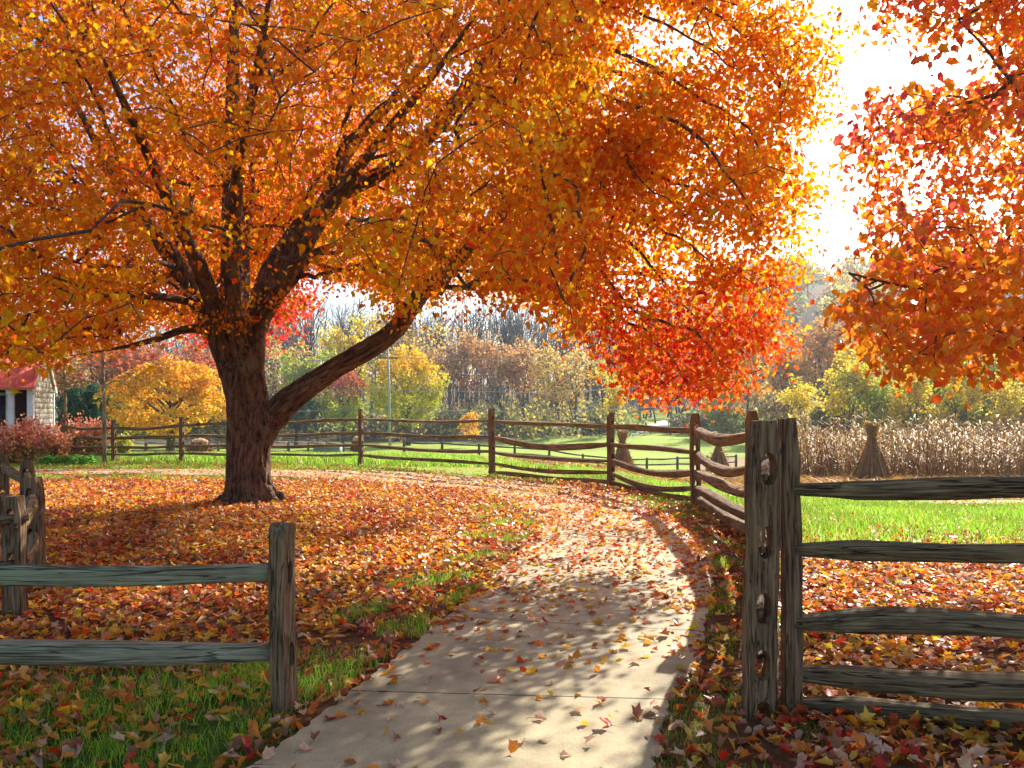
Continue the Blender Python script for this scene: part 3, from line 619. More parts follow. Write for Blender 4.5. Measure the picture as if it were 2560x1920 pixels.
SW = [[(1040, 145, 12.2), (1160, 60, 11), (1300, 40, 9.8), (1450, 70, 9.0), (1600, 150, 8.7)], [(1040, 150, 12.2), (1180, 110, 10.8), (1330, 120, 9.6), (1480, 190, 8.9), (1600, 290, 8.6), (1680, 400, 8.5)], [(1030, 165, 12.2), (1150, 160, 10.8), (1300, 190, 9.5), (1430, 270, 8.8), (1530, 380, 8.5), (1600, 480, 8.4)],
 [(1000, 205, 12.3), (1120, 215, 10.9), (1260, 260, 9.6), (1380, 350, 8.8), (1470, 450, 8.5)], [(1120, 425, 12.3), (1230, 380, 10.8), (1360, 370, 9.5), (1500, 410, 8.8), (1630, 490, 8.5)], [(1110, 430, 12.3), (1220, 425, 10.8), (1350, 440, 9.5), (1480, 500, 8.8), (1590, 590, 8.5)], [(1062, 478, 12.4), (1180, 480, 11), (1310, 510, 9.7), (1430, 580, 8.9), (1540, 670, 8.5)],
 [(1010, 545, 12.5), (1130, 540, 11), (1260, 570, 9.8), (1370, 640, 9.0), (1460, 720, 8.6), (1560, 790, 8.5)], [(1180, 622, 11.6), (1300, 640, 10), (1400, 700, 9.1), (1490, 780, 8.7)], [(1240, 655, 11.2), (1340, 720, 10), (1430, 800, 9.2), (1480, 830, 9.0)], [(1085, 50, 12.2), (1200, -10, 11), (1350, -20, 10), (1530, 40, 9.2), (1690, 150, 8.9)],
 [(930, 290, 12.5), (1060, 250, 11), (1190, 290, 9.8), (1290, 360, 9)], [(720, 400, 12.8), (820, 330, 11.2), (930, 290, 9.8), (1040, 290, 8.8)], [(640, 490, 12.9), (700, 380, 11.4), (790, 290, 10), (900, 210, 8.9)], [(600, 560, 12.9), (670, 540, 11.6), (760, 500, 10.2), (860, 480, 9.2), (960, 500, 8.6)],
 [(504, 560, 13.6), (440, 470, 11.8), (350, 400, 10), (240, 350, 8.6)], [(430, 655, 12.9), (330, 600, 11.2), (210, 560, 9.6), (90, 560, 8.6)], [(385, 575, 12.7), (290, 540, 11), (170, 480, 9.4), (40, 450, 8.4)], [(338, 510, 12.5), (230, 440, 11), (110, 400, 9.6), (0, 380, 8.8)], [(280, 430, 12.2), (240, 300, 10.6), (170, 180, 9.2), (120, 60, 8.2)], [(502, 400, 14), (420, 300, 12), (340, 160, 10.2), (300, 40, 9)],
 [(502, 300, 14), (570, 200, 12.2), (650, 110, 10.6), (760, 40, 9.4)], [(640, 600, 12.4), (720, 590, 11.4), (800, 560, 10.4), (900, 560, 9.6)], [(750, 330, 13), (740, 220, 11.4), (770, 110, 10), (830, 0, 9)]]
sweeps = []
for q in SW:
    q = np.array([W2(*p_) for p_ in q]); q[1:-1] += rng.normal(0, .09, (len(q) - 2, 3)); q = smoothpath(q, 22); q[3:] += np.cumsum(rng.normal(0, .022, (19, 3)), axis=0); sweeps.append(q)
    j_ = rng.integers(9, 22, 9); e_ = np.vstack([q[j_] + rng.normal(0, .34, (9, 3)) + np.array([.12, -.15, .0]), q[-1:] + [.1, 0, .05]])
    ex_ = (e_[:, 0] / e_[:, 1] * 2000 + 1280) / 1.1573; ey_ = ((EYE - e_[:, 2]) / e_[:, 1] * 2000 + 1020) / 1.1573; tips = np.vstack([tips, e_[(ey_ < np.interp(ex_, lbx, lby) - 22) & (ex_ < np.interp(ey_, rby, rbx))]])
pos0 = np.concatenate([smoothpath(P, max(6, int(len(P) * 2.2)))[2 if k_ in (0, 8) else 1:, :3] for k_, (P, _) in enumerate(skel)])
pos0 = np.vstack([pos0[pos0[:, 2] > 2.6]] + [q[5:] for q in sweeps])
Pn, par, runs = grow(pos0, tips, pen=np.array([-4.3, 13.2, 3.0]))
link('branches', branch_mesh(Pn, par, runs, len(pos0), rmin=.0065, k=.0050, rmax=.035, more=sweeps), tree)
OR = [(.84, .27, .005, 4), (.90, .38, .007, 3), (.76, .19, .005, 2), (.90, .50, .012, 1.3), (.84, .11, .010, .8)]
YE = [(.92, .40, .008, 4), (.92, .52, .02, 2.6), (.90, .28, .006, 3), (.60, .50, .05, .35), (.85, .18, .02, .5)]
RE = [(.88, .10, .014, 4), (.88, .17, .014, 3), (.86, .27, .02, 2), (.70, .04, .02, 1)]
def col_main(Q, cc):
    n = len(Q); c = pick(OR, n); t_ = np.clip((Q[:, 0] + 3.0) / 4.5, 0, 1); m_ = rng.uniform(size=n) < t_ * .92; c[m_] = pick(YE, int(m_.sum()))
    lowr = np.clip((3.3 - Q[:, 2]) / 1.1, 0, 1) * np.clip((Q[:, 0] + .5) / 1.5, 0, 1); m_ = rng.uniform(size=n) < lowr * .9; c[m_] = pick(RE, int(m_.sum()))
    c[:, 1] *= np.clip(1 + cc * .14, .6, 1.5); return np.clip(c, 0, .95)
a = Acc(); leaf_cloud(a, Pn, runs, 56, .18, .071, col_main); link('foliage', a.mesh('foliage', M['leaf']), tree)

# --- red maple behind the big one
def simple_tree(label, base, H, cen, rad, ntips, per, size, colf, spread, r0=.2, zmin=None, mat=M['leaf'], bark=None, mask=None, leafs=True, lean=(0, 0), name='maple_tree', group=None, seed=1, k=.006, shell=2.4):
    bx, by = base; bz = float(gz(bx, by)); t_ = empty(name, (bx, by, bz), label, 'tree', group)
    tr = [(bx, by, bz - .2, r0), (bx + lean[0] * .3, by, bz + H * .2, r0 * .8), (bx + lean[0] * .6, by, bz + H * .5, r0 * .6), (bx + lean[0], by + lean[1], bz + H * .9, r0 * .15)]
    acc = Acc(); P = smoothpath(tr, 12); tube(acc, P[:, :3], P[:, 3], 8); pos = list(P[3:, :3]); sk = [P]
    for i in range(7):
        an = i * 2.4 + seed; st_ = P[3 + i]; e = np.array(cen) + np.array([math.cos(an) * rad[0] * .6, math.sin(an) * rad[1] * .6, rng.uniform(-.2, .6) * rad[2]])
        q = smoothpath([(*st_[:3], st_[3] * .6), (*(st_[:3] * .55 + e * .45 + np.array([0, 0, .1 * H])), st_[3] * .35), (*e, .02)], 8); tube(acc, q[:, :3], q[:, 3], 6); pos += list(q[1:, :3])
    link('trunk', acc.mesh('trunk', bark or M['greybark'], True), t_)
    out = []
    while len(out) < ntips:
        v = norm(rng.normal(size=(2000, 3))) * (rng.uniform(0, 1, (2000, 1)) ** (1 / shell)); Q = np.array(cen) + v * np.array(rad)
        ok = Q[:, 2] > (zmin if zmin is not None else bz + .5); ok &= vnoise(Q, 3.0 / min(rad), seed + 20) > .28
        if mask is not None: ok &= mask(Q)
        out += list(Q[ok])
    Pn, par, runs = grow(np.array(pos), np.array(out[:ntips]), step=.8)
    link('branches', branch_mesh(Pn, par, runs, len(pos), k=k, rmin=k, mat=bark or M['greybark']), t_)
    a = Acc(); leaf_cloud(a, Pn, runs, per, spread, size, colf); link('foliage', a.mesh('foliage', mat), t_)
    return t_
def red_mask(Q):
    px = (Q[:, 0] / Q[:, 1] * 2000 + 1280) / 1.1573; py = ((EYE - Q[:, 2]) / Q[:, 1] * 2000 + 1020) / 1.1573
    lim = np.interp(px, [0, 100, 300, 420, 470, 560, 640, 700, 760, 850, 900, 1000, 1040, 1100], [620, 700, 740, 800, 790, 745, 745, 640, 600, 640, 700, 745, 700, 640])
    return (py < lim - 8)
def col_red(Q, cc):
    c = pick([(.85, .07, .03, 4), (.88, .14, .02, 2), (.85, .05, .07, 2), (.86, .25, .02, .7)], len(Q)); return c
simple_tree('bright red maple behind the big orange tree, its leaves glimpsed through the gaps', (-9.7, 30), 12, (-9.2, 30, 8.0), (7.6, 6, 5.2), 420, 46, .17, col_red, .32, .25, 2.5, mask=red_mask, seed=3)
# --- right tree, close, only its boughs in the picture
rl_x = [1600, 1760, 1800, 1850, 1960, 2060, 2212, 2600]; rl_y = [640, 660, 700, 800, 850, 872, 880, 860]
def right_mask(Q):
    px = (Q[:, 0] / Q[:, 1] * 2000 + 1280) / 1.1573; py = ((EYE - Q[:, 2]) / Q[:, 1] * 2000 + 1020) / 1.1573
    left = np.interp(py, [-400, 0, 60, 100, 190, 230, 300, 400, 450, 520, 560, 600, 640, 700, 760, 840, 870], [1800, 1860, 1900, 1990, 1960, 1830, 1815, 1860, 1850, 1840, 1880, 1960, 1840, 1790, 1860, 1900, 1990])
    gap = ((px - 2080) / 120) ** 2 + ((py - 150) / 60) ** 2 < 1
    return (px > left + 8) & (py < np.interp(px, rl_x, rl_y)) & ~gap & (Q[:, 1] > 3.2)
def col_right(Q, cc):
    n = len(Q); up = np.clip((Q[:, 2] - 2.3) / 1.2, 0, 1) * np.clip((4.6 - Q[:, 0]) / 2, .3, 1)
    c = pick([(.88, .26, .015, 5), (.90, .38, .02, 2.5), (.86, .16, .02, 2)], n)
    m_ = rng.uniform(size=n) < up * .6; c[m_] = pick([(.70, .09, .08, 3), (.82, .13, .06, 3), (.88, .20, .04, 2)], int(m_.sum())); return c
RT = (7.2, 6.6)
rt = empty('maple_tree', (RT[0], RT[1], float(gz(*RT))), 'red and orange maple whose boughs hang into the right side of the picture', 'tree')
acc = Acc(); tp = smoothpath([(7.2, 6.6, -.4, .26), (7.1, 6.6, 1.2, .22), (7.0, 6.5, 2.6, .20), (7.1, 6.5, 4.5, .16), (7.2, 6.6, 8.5, .06)], 16); tube(acc, tp[:, :3], tp[:, 3], 12)
pos = list(tp[5:, :3])
for s in [[(7.0, 6.5, 2.2, .05), (6.0, 6.2, 2.75, .03), (4.6, 5.9, 2.8, .018), (3.2, 5.7, 2.5, .011), (2.4, 5.6, 2.55, .008)], [(7.0, 6.5, 1.9, .04), (5.8, 6.0, 2.2, .025), (4.5, 5.6, 2.0, .016), (3.2, 5.3, 2.15, .008)],
          [(7.05, 6.5, 3.2, .05), (6.0, 6.0, 3.95, .035), (5.2, 5.8, 4.2, .02), (4.3, 5.5, 4.05, .010), (3.7, 5.5, 3.8, .006)], [(7.1, 6.5, 3.8, .08), (6.2, 6.3, 4.9, .04), (4.8, 6.0, 5.6, .02), (3.1, 5.8, 5.5, .01)],
          [(7.0, 6.5, 2.6, .07), (5.5, 5.5, 3.2, .03), (4.2, 4.8, 3.1, .016), (3.0, 4.5, 2.75, .007)], [(7.1, 6.5, 4.2, .08), (6.0, 7.5, 5.4, .06), (5.6, 8.0, 5.9, .02), (5.0, 8.6, 5.7, .01)],
          [(7.0, 6.5, 2.4, .07), (6.2, 7.5, 2.9, .05), (5.0, 8.4, 3.1, .03), (3.9, 9.0, 2.8, .01)], [(7.1, 6.5, 5, .07), (6.5, 5.2, 6, .05), (5.5, 4.2, 6.2, .02)]]:
    q = smoothpath(s, 14); q[2:, :3] += np.cumsum(rng.normal(0, .035, (12, 3)), axis=0) * np.linspace(0, 1, 12)[:, None]; tube(acc, q[:, :3], q[:, 3], 8); pos += list(q[2:, :3])
link('trunk', acc.mesh('trunk', M['twig'], True), rt)
out = []
while len(out) < 720:
    v = norm(rng.normal(size=(4000, 3))) * (rng.uniform(0, 1, (4000, 1)) ** (1 / 2.0)); Q = np.array([6.2, 6.6, 4.6]) + v * np.array([4.6, 3.8, 3.4])
    ok = right_mask(Q) & (Q[:, 2] > 1.75) & (vnoise(Q * np.array([1, 1, 2.4]), 1.9, 9) > .42); ok &= (Q[:, 0] / Q[:, 1] < .68) | (rng.uniform(size=4000) < .10)
    out += list(Q[ok])
low = np.c_[rng.uniform(1.75, 3.6, 170), rng.uniform(4.6, 6.4, 170), rng.uniform(1.75, 2.75, 170)]; low = low[right_mask(low)]; hi = np.c_[rng.uniform(2.4, 5, 90), rng.uniform(5, 6.4, 90), rng.uniform(3.5, 5.2, 90)]; hi = hi[right_mask(hi)][:60]
out = out[:720] + list(low[:70]) + list(hi)
Pr, par, runs = grow(np.array(pos), np.array(out), step=.3, sagk=.06)
link('branches', branch_mesh(Pr, par, runs, len(pos), rmin=.003, k=.0028), rt)
a = Acc(); leaf_cloud(a, Pr, runs, 22, .12, .078, col_right, fold=.45); link('foliage', a.mesh('foliage', M['leaf_right']), rt)

# ------------------------------------------------------------ leaf litter, grass
LIT = [(.78, .31, .025, 4), (.86, .46, .03, 4), (.70, .15, .02, 2.2), (.42, .08, .02, 1.2), (.74, .46, .26, 1.6), (.62, .32, .18, 1.4), (.82, .50, .05, 1.8), (.78, .08, .015, 1.3), (.40, .16, .06, 1.2)]
def dens(Q):
    x, y = Q.T; onp = in_poly(Q, POLY); ins = in_poly(Q, INSIDE); nn = vnoise(Q, 1.6, 8); n5 = vnoise(Q, 5, 18)
    d = np.zeros(len(Q))
    d = np.where(ins, np.interp(y, [2.5, 4.0, 4.8, 5.6, 9, 16, 17.6, 21], [150, 190, 250, 330, 350, 300, 70, 50]) * (.55 + .75 * nn), 0)
    lv = ins & (x > -1.3) & (y < 5.5); d = np.where(lv, 190 * (.35 + 1.1 * n5), d)
    d = np.where((ins & ~onp) & (x > np.interp(y, pr[:, 1][:330], pr[:, 0][:330]) - .02) & (y < 14), 130 * (.4 + 1.1 * n5), d)
    # grass patches beside the path's left edge
    ex = np.interp(y, pl[:, 1][:290], pl[:, 0][:290]); ep = ins & (x < ex) & (x > ex - .85) & (y < 12.5) & (n5 > .62); d = np.where(ep, d * .3, d)
    egd = np.minimum(np.abs(x - np.interp(y, pl[:, 1][:290], pl[:, 0][:290])), np.abs(x - np.interp(y, pr[:, 1][:306], pr[:, 0][:306])))
    d = np.where(onp, (1 + 2.2 * np.exp(-(egd / .14) ** 2) * (y < 12)) * np.interp(y, [2, 4, 5.5, 7.5, 10, 13, 18, 21], [14, 22, 44, 105, 150, 200, 60, 34]) * (.35 + 1.2 * n5), d)
    rgt = ~ins & (x > 1.2); d = np.where(rgt, np.interp(y + .7 * nn, [2, 7, 9.2, 10.6, 12], [330, 330, 200, 55, 14]), d)
    d = np.where(~ins & ~rgt & (y < 25), 8, d)
    return d, onp
def scatter(x0, x1, y0, y1, dmax):
    n = int((x1 - x0) * (y1 - y0) * dmax); return np.c_[rng.uniform(x0, x1, n), rng.uniform(y0, y1, n)]
Q = np.vstack([scatter(-16, 12, 2.6, 24, 560)]); Q = Q[(np.abs(Q[:, 0]) < .68 * Q[:, 1] + .5)]
d, onp = dens(Q); keep = rng.uniform(size=len(Q)) < d * 1.5 / 560; Q = Q[keep]; onp = onp[keep]
keep = (np.linalg.norm(Q - TB[:2], axis=1) > .5); Q = Q[keep]; onp = onp[keep]
n = len(Q); zz = gz(Q[:, 0], Q[:, 1]) + np.where(onp, .024, .012) + rng.uniform(0, 1, n) ** 2 * np.where(onp, .006, .045)
P3 = np.c_[Q, zz]; C = pick(LIT, n, .18); rn = vnoise(Q, 1.9, 51); m_ = rng.uniform(size=n) < np.clip(rn - .35, 0, 1) * 1.0
C[m_] = pick([(.70, .14, .025, 3), (.46, .08, .025, 3), (.34, .12, .06, 2), (.60, .24, .12, 1.5)], int(m_.sum()), .2)
px = Q[:, 0] / Q[:, 1] * 2000 + 1280; py = 1020 + (EYE - zz) / Q[:, 1] * 2000
vis = (px > 5) & (px < 2555) & (py < 1915); idx = np.where(vis)[0]; idx = idx[np.argsort(np.hypot(Q[idx, 0], Q[idx, 1]))]
# near leaves thin enough that each reads: the nearest 300 become objects of their own
near = idx[:300]; rest = np.ones(n, bool); rest[near] = False
tl_ = np.clip(rng.normal(0, .38, (n, 2)), -1, 1); T = np.c_[rng.normal(0, 1, (n, 2)), rng.normal(0, .18, n)]; N = np.c_[tl_, np.ones(n)]
SZ = rng.uniform(.045, .082, n); FO = rng.uniform(-.2, 1.1, n); CU = rng.uniform(-.6, .9, n)
a = Acc(); leaves(a, P3[rest], T[rest], N[rest], SZ[rest], C[rest], FO[rest], CU[rest]); lt = link('leaf_litter', a.mesh('leaf_litter', M['litter']))
tag(lt, 'carpet of fallen orange, red and brown maple leaves over the yard', 'leaf litter', kind='stuff')
KC = {'red': (.74, .05, .015), 'orange': (.80, .28, .03), 'yellow': (.82, .50, .05), 'pale tan': (.70, .45, .30), 'brown': (.34, .14, .06), 'dark red': (.36, .04, .02)}
protos = {}
for cn, cc in KC.items():
    for s_ in range(4):
        a = Acc(); m_ = 1; leaves(a, np.array([[0, -.5, 0.]]) * .085, np.array([[0, 1., 0]]), np.array([[0, 0, 1.]]), .085, np.array([cc]) * rng.uniform(.85, 1.15), [.3, .65, 1.0, .8][s_], [.8, .45, -.5, 1.0][s_])
        # stalk
        tube(a, [(0, -.042, .002), (.006, -.07, .008), (.012, -.095, .004)], .0014, 3, tint=(.35, .12, .04)); protos[cn, s_] = a.mesh('leaf_' + cn.replace(' ', '_'), M['litter'])
names = list(KC); pw = np.array([.12, .24, .14, .28, .14, .08])
for i in near:
    cn = names[rng.choice(6, p=pw)]; o = bpy.data.objects.new('fallen_leaf', protos[cn, int(rng.integers(4))]); COL.objects.link(o)
    o.location = P3[i] + np.array([0, 0, .006]); o.rotation_euler = (rng.normal(0, .3), rng.normal(0, .3), rng.uniform(0, 6.28)); s_ = rng.uniform(.55, .95); o.scale = (s_, s_, s_)
    zone = 'on the near end of the concrete path' if onp[i] else ('on the shaded grass in the left foreground' if Q[i, 0] < 0 else ('in the leaf pile under the near right fence' if Q[i, 0] > 1.3 else 'on the grass verge right of the path'))
    tag(o, f'{cn} fallen maple leaf lying {zone}', 'leaf', 'fallen leaves lying nearest the viewer')
# grass
def grass(name, Q, h, wd, pal, label, zoff=0.0, lean=.35):
    P = np.c_[Q, gz(Q[:, 0], Q[:, 1]) + zoff]; a = Acc(); n = len(P); pn = vnoise(Q, 1.3, 77); pn2 = vnoise(Q, .5, 78); hh = h * rng.uniform(.5, 1.3, n) * (.6 + .8 * pn); C = pick(pal, n, .18) * (.65 + .6 * pn)[:, None]
    m_ = rng.uniform(size=n) < .06 + .35 * np.clip(pn2 - .55, 0, 1); C[m_] = pick([(.55, .48, .16, 1), (.42, .34, .12, 1)], int(m_.sum()), .2); blades(a, P, hh, wd * rng.uniform(.7, 1.3, n), C, lean)
    tag(link(name, a.mesh(name, M['grass'])), label, 'grass', kind='stuff')
GP = [(.24, .46, .03, 4), (.36, .54, .04, 3), (.15, .32, .03, 2), (.42, .44, .08, .7)]
Q = scatter(-3.4, -.6, 2.7, 5.1, 2300); nn = vnoise(Q, 2.4, 31); ex = np.interp(Q[:, 1], pl[:, 1][:190], pl[:, 0][:190]); ok = (Q[:, 0] < ex - .02) & (rng.uniform(size=len(Q)) < np.interp(Q[:, 1], [2.7, 4.2, 5.1], [1, .8, .35]) * np.clip(nn * 1.6, .15, 1)); ok &= vnoise(Q, 3.6, 33) > .33; Q1 = Q[ok]
Q = scatter(-2.0, .4, 3.5, 12.5, 2600); ex = np.interp(Q[:, 1], pl[:, 1][:290], pl[:, 0][:290]); n5 = vnoise(Q, 5, 18); ok = (Q[:, 0] < ex - .01) & (Q[:, 0] > ex - .85) & (n5 > .58); Q2 = Q[ok]
Q = scatter(.5, 3.1, 2.7, 14, 2200); ex = np.interp(Q[:, 1], pr[:, 1][:306], pr[:, 0][:306]); fx = np.interp(Q[:, 1], [2.5, 4.03, 6.5, 9.3, 12.8, 15.8], [1.5, 1.5, 2.3, 3.0, 3.1, 2.0]); n5 = vnoise(Q, 4, 41); ok = (Q[:, 0] > ex + .01) & (Q[:, 0] < fx) & (n5 > .38) & (rng.uniform(size=len(Q)) < .8); Q3 = Q[ok]
grass('grass_blades', np.vstack([Q1, Q2, Q3]), .055, .0045, GP, 'short green grass among the leaves in the foreground and along the path edges', .0, .5)
Q = scatter(-16, 1, 16, 24.5, 260); ins = in_poly(Q, INSIDE) & ~in_poly(Q, POLY); outp = (Q[:, 1] > np.interp(Q[:, 0], pr[::-1, 0][:190], pr[::-1, 1][:190])) ; ok = (ins & outp & (vnoise(Q, 1.2, 12) > .2)); ok |= ins & ~outp & (Q[:, 1] > 17.0) & (vnoise(Q, 3, 15) > .45); ok &= np.abs(Q[:, 0]) < .7 * Q[:, 1]
grass('grass_strip', Q[ok], .075, .014, GP, 'bright green grass strip between the footpath and the long fence')
LP = [(.24, .44, .03, 4), (.34, .52, .05, 3), (.17, .32, .03, 2), (.5, .56, .2, .5)]
Q = scatter(1.2, 15, 8.3, 21, 750); ok = (Q[:, 0] > np.interp(Q[:, 1], [6, 9.3, 12.8, 15.8, 18.2, 21], [2.1, 2.85, 3.0, 2.05, -.3, -3.5])) & (Q[:, 0] < .68 * Q[:, 1]) & (Q[:, 1] < np.interp(Q[:, 0], [-2, 3, 7, 12], [27, 20, 15.4, 15.0])) & (rng.uniform(size=len(Q)) < np.interp(Q[:, 1] + .8 * vnoise(Q, 1.1, 3), [8.8, 10.2], [.08, 1])); Q4 = Q[ok]
grass('lawn_grass', Q4, .10, .012, LP, 'bright sunlit lawn beyond the right fence', 0, .4)
Q = scatter(-17, 6, 21, 44, 170); ok = (~in_poly(Q, INSIDE)) & (np.abs(Q[:, 0]) < .68 * Q[:, 1]) & (Q[:, 1] > np.interp(Q[:, 0], [-4, -.4, 2, 6], [22, 18.5, 16, 17])); ok &= ~((Q[:, 1] > np.interp(Q[:, 0], [-2, 3, 7], [27, 20, 17])) & (Q[:, 0] > -1.5) & (Q[:, 1] < 38))
grass('meadow_grass', Q[ok], .16, .03, LP, 'sunny green meadow behind the long fence', 0, .4)

# ------------------------------------------------------------ corn
ST = [(.42, .23, .06, 4), (.52, .32, .09, 3), (.28, .14, .04, 3), (.60, .44, .20, .5)]
def streaks(acc, P, L, wd, flat, pal):
    n = len(P); a_ = rng.uniform(0, 6.28, n); el = rng.uniform(0, flat, n); D_ = np.c_[np.cos(a_) * np.cos(el), np.sin(a_) * np.cos(el), np.sin(el)] * (L * rng.uniform(.4, 1.3, n))[:, None]
    s = norm(np.cross(D_, rng.normal(size=(n, 3)))) * (wd * rng.uniform(.6, 1.4, n))[:, None] / 2; mid = P + D_ * .5 + np.array([0, 0, .03])
    V = np.stack([P - s, P + s, mid + s, mid - s, P + D_], 1); b_ = np.arange(n)[:, None] * 5; tn = pick(pal, n, .15)
    acc.add(V.reshape(-1, 3), [b_ + np.array([0, 1, 2, 3]), b_ + np.array([3, 2, 4])], [tn, tn])
Q = scatter(-2, 24, 16.5, 44, 46); ok = (Q[:, 1] > np.interp(Q[:, 0], [-2, 3, 7, 12], [27, 20, 17.5, 16.5])) & (Q[:, 1] < np.interp(Q[:, 0], [-2, 4, 9, 14], [27, 37, 44, 60])) & (Q[:, 0] < .68 * Q[:, 1]) & (Q[:, 0] > .02 * Q[:, 1] - 1.5); Q = Q[ok]
a = Acc(); streaks(a, np.c_[Q, gz(*Q.T) + .02], .42, .035, .5, ST); tag(link('corn_stubble', a.mesh('corn_stubble', M['straw'])), 'tan corn stubble and chopped straw on the cut part of the field', 'stubble', kind='stuff')
def cornstalks(acc, Q, hh):
    hn = vnoise(Q, 1.1, 91)
    for q, hq in zip(Q, hn):
        z0 = float(gz(*q)); h = hh * (.78 + .42 * hq) * random.uniform(.5, 1.16) * (1 if random.random() > .12 else .45); lx, ly = random.gauss(0, .26), random.gauss(0, .2); tint = pick(ST, 1)[0] * .9
        tube(acc, [(q[0], q[1], z0), (q[0] + lx * .4, q[1] + ly * .4, z0 + h * .55), (q[0] + lx, q[1] + ly, z0 + h)], [.014, .012, .005], 3, None, False, tint=tint)
        m = 7; f = rng.uniform(.25, .98, m); B0 = np.c_[q[0] + lx * f, q[1] + ly * f, z0 + h * f]; an = rng.uniform(0, 6.28, m); L = rng.uniform(.25, .6, m)
        d1 = np.c_[np.cos(an) * L * .5, np.sin(an) * L * .5, L * .25]; d2 = np.c_[np.cos(an) * L * .8, np.sin(an) * L * .8, -L * rng.uniform(.1, .7, m)]
        s = np.c_[-np.sin(an), np.cos(an), np.zeros(m)] * .024
        V = np.stack([B0 - s * .5, B0 + s * .5, B0 + d1 + s, B0 + d1 - s, B0 + d2], 1); b_ = np.arange(m)[:, None] * 5; tn = pick(ST, m, .15)
        acc.add(V.reshape(-1, 3), [b_ + np.array([0, 1, 2, 3]), b_ + np.array([3, 2, 4])], [tn, tn])
Q = scatter(7, 33, 29.5, 44, 13); Q[:, 1] += rng.normal(0, .15, len(Q)); ok = (Q[:, 0] > .345 * Q[:, 1] + .3 * rng.normal(size=len(Q))) & (Q[:, 0] < .67 * Q[:, 1]); Q = Q[ok]
a = Acc(); cornstalks(a, Q, 2.15); tag(link('corn_field', a.mesh('corn_field', M['straw'])), 'stand of dry brown corn stalks on the right', 'corn', kind='stuff')
def shock(x, y, h, label, r0):
    z0 = float(gz(x, y)); o = empty('corn_shock', (x, y, z0), label, 'corn shock', 'corn shocks standing on the stubble'); a = Acc(); m = int(150)
    for i in range(m):
        an = random.uniform(0, 6.28); rb = r0 * random.uniform(.55, 1.05); rn = random.uniform(.03, .12); tz = h * random.uniform(.88, 1.03); ta = an + random.gauss(0, .3)
        tint = pick([(.44, .28, .12, 3), (.58, .40, .18, 2), (.28, .16, .08, 1.5)], 1)[0]
        P = [(x + rb * math.cos(an), y + rb * math.sin(an), z0), (x + (rb * .5) * math.cos(an), y + rb * .5 * math.sin(an), z0 + h * .42), (x + rn * math.cos(an), y + rn * math.sin(an), z0 + h * .76), (x + rn * 2.0 * math.cos(ta), y + rn * 2.0 * math.sin(ta), z0 + tz)]
        tube(a, P, [.022, .02, .016, .010], 3, None, False, tint=tint)
    link('stalks', a.mesh('stalks', M['straw']), o)
    a = Acc(); m = 300; an = rng.uniform(0, 6.28, m); f = rng.uniform(.05, 1, m); rr = np.interp(f, [0, .42, .76, 1], [r0 * .95, r0 * .55, .09, .14]); P = np.c_[x + rr * np.cos(an), y + rr * np.sin(an), z0 + f * h]
    streaks(a, P, .26, .03, .5, ST); link('dry_leaves', a.mesh('dry_leaves', M['straw']), o)
    a = Acc(); P = [(x + .14 * math.cos(q), y + .14 * math.sin(q), z0 + h * .75) for q in np.linspace(0, 6.28, 14)]; tube(a, P, .014, 4, tint=(.3, .2, .1)); link('binding', a.mesh('binding', M['straw']), o)
shock(WS(2180, 27.5), 27.5, 2.0, 'corn shock in front of the standing corn at right', .70)
shock(WS(1556, 33), 33, 1.75, 'tan corn shock half behind the third fence post from the right', .62)
shock(WS(1796, 40), 40, 1.9, 'corn shock seen between the two rail posts, farthest back', .70)

# ------------------------------------------------------------ distant trees
def bare_proto(H, seed, rt=.22, twig=3.0, spread=.32, tw=.02):
    r_ = np.random.default_rng(seed); a = Acc(); ends = []
    def rec(p, d, L, r, lev):
        q = [p]; dd = d.copy()
        for i in range(4): dd = norm(dd + r_.normal(0, .10, 3) + np.array([0, 0, .05])); q.append(q[-1] + dd * L / 4)
        tube(a, q, np.linspace(r, r * .6, 5), 5 if lev == 0 else 3, None, False)
        if lev >= 4: ends.append(q[-1]); ends.append(q[2]); return
        k = [7, 4, 3, 3][lev]
        for i in range(k):
            f = r_.uniform(.35, 1) if lev == 0 else r_.uniform(.3, 1); b_ = q[0] + (q[-1] - q[0]) * f if lev else q[min(4, int(f * 4))]
            an = r_.uniform(0, 6.28); sp = r_.uniform(.6, 1.1) * spread * 2.2; nd = norm(dd + sp * (np.array([math.cos(an), math.sin(an), .15])))
            rec(b_, nd, L * r_.uniform(.5, .68), max(r * .5, tw), lev + 1)
    rec(np.array([0, 0, -.3]), np.array([0, 0, 1.]), H * .52, rt, 0)
    return a, np.array(ends)
far_protos = []
def far_tree_mesh(seed, H, pal, per, size, bark, spread=.32):
    a, ends = bare_proto(H, seed, H * .012, spread=spread, tw=H * .0011); tm = a.mesh('trunk', bark, True); fm = None
    if pal is not None:
        c = Acc(); Q = np.repeat(ends, per, axis=0) + rng.normal(0, H * .03, (len(ends) * per, 3)); cards(c, Q, size, pick(pal, len(Q), .18)); fm = c.mesh('foliage', M['foliage'])
    return tm, fm
PALS = {'orange-brown': [(.62, .34, .12, 3), (.52, .26, .10, 2), (.66, .44, .12, 1)], 'yellow': [(.80, .60, .04, 3), (.66, .62, .06, 2), (.78, .44, .04, 1)], 'russet': [(.48, .12, .06, 3), (.55, .18, .06, 2), (.38, .09, .06, 1)],
        'olive green': [(.26, .38, .05, 3), (.44, .50, .05, 2), (.60, .55, .06, 1)], 'pale gold': [(.68, .48, .12, 3), (.60, .38, .10, 2)]}
PR_ = {}
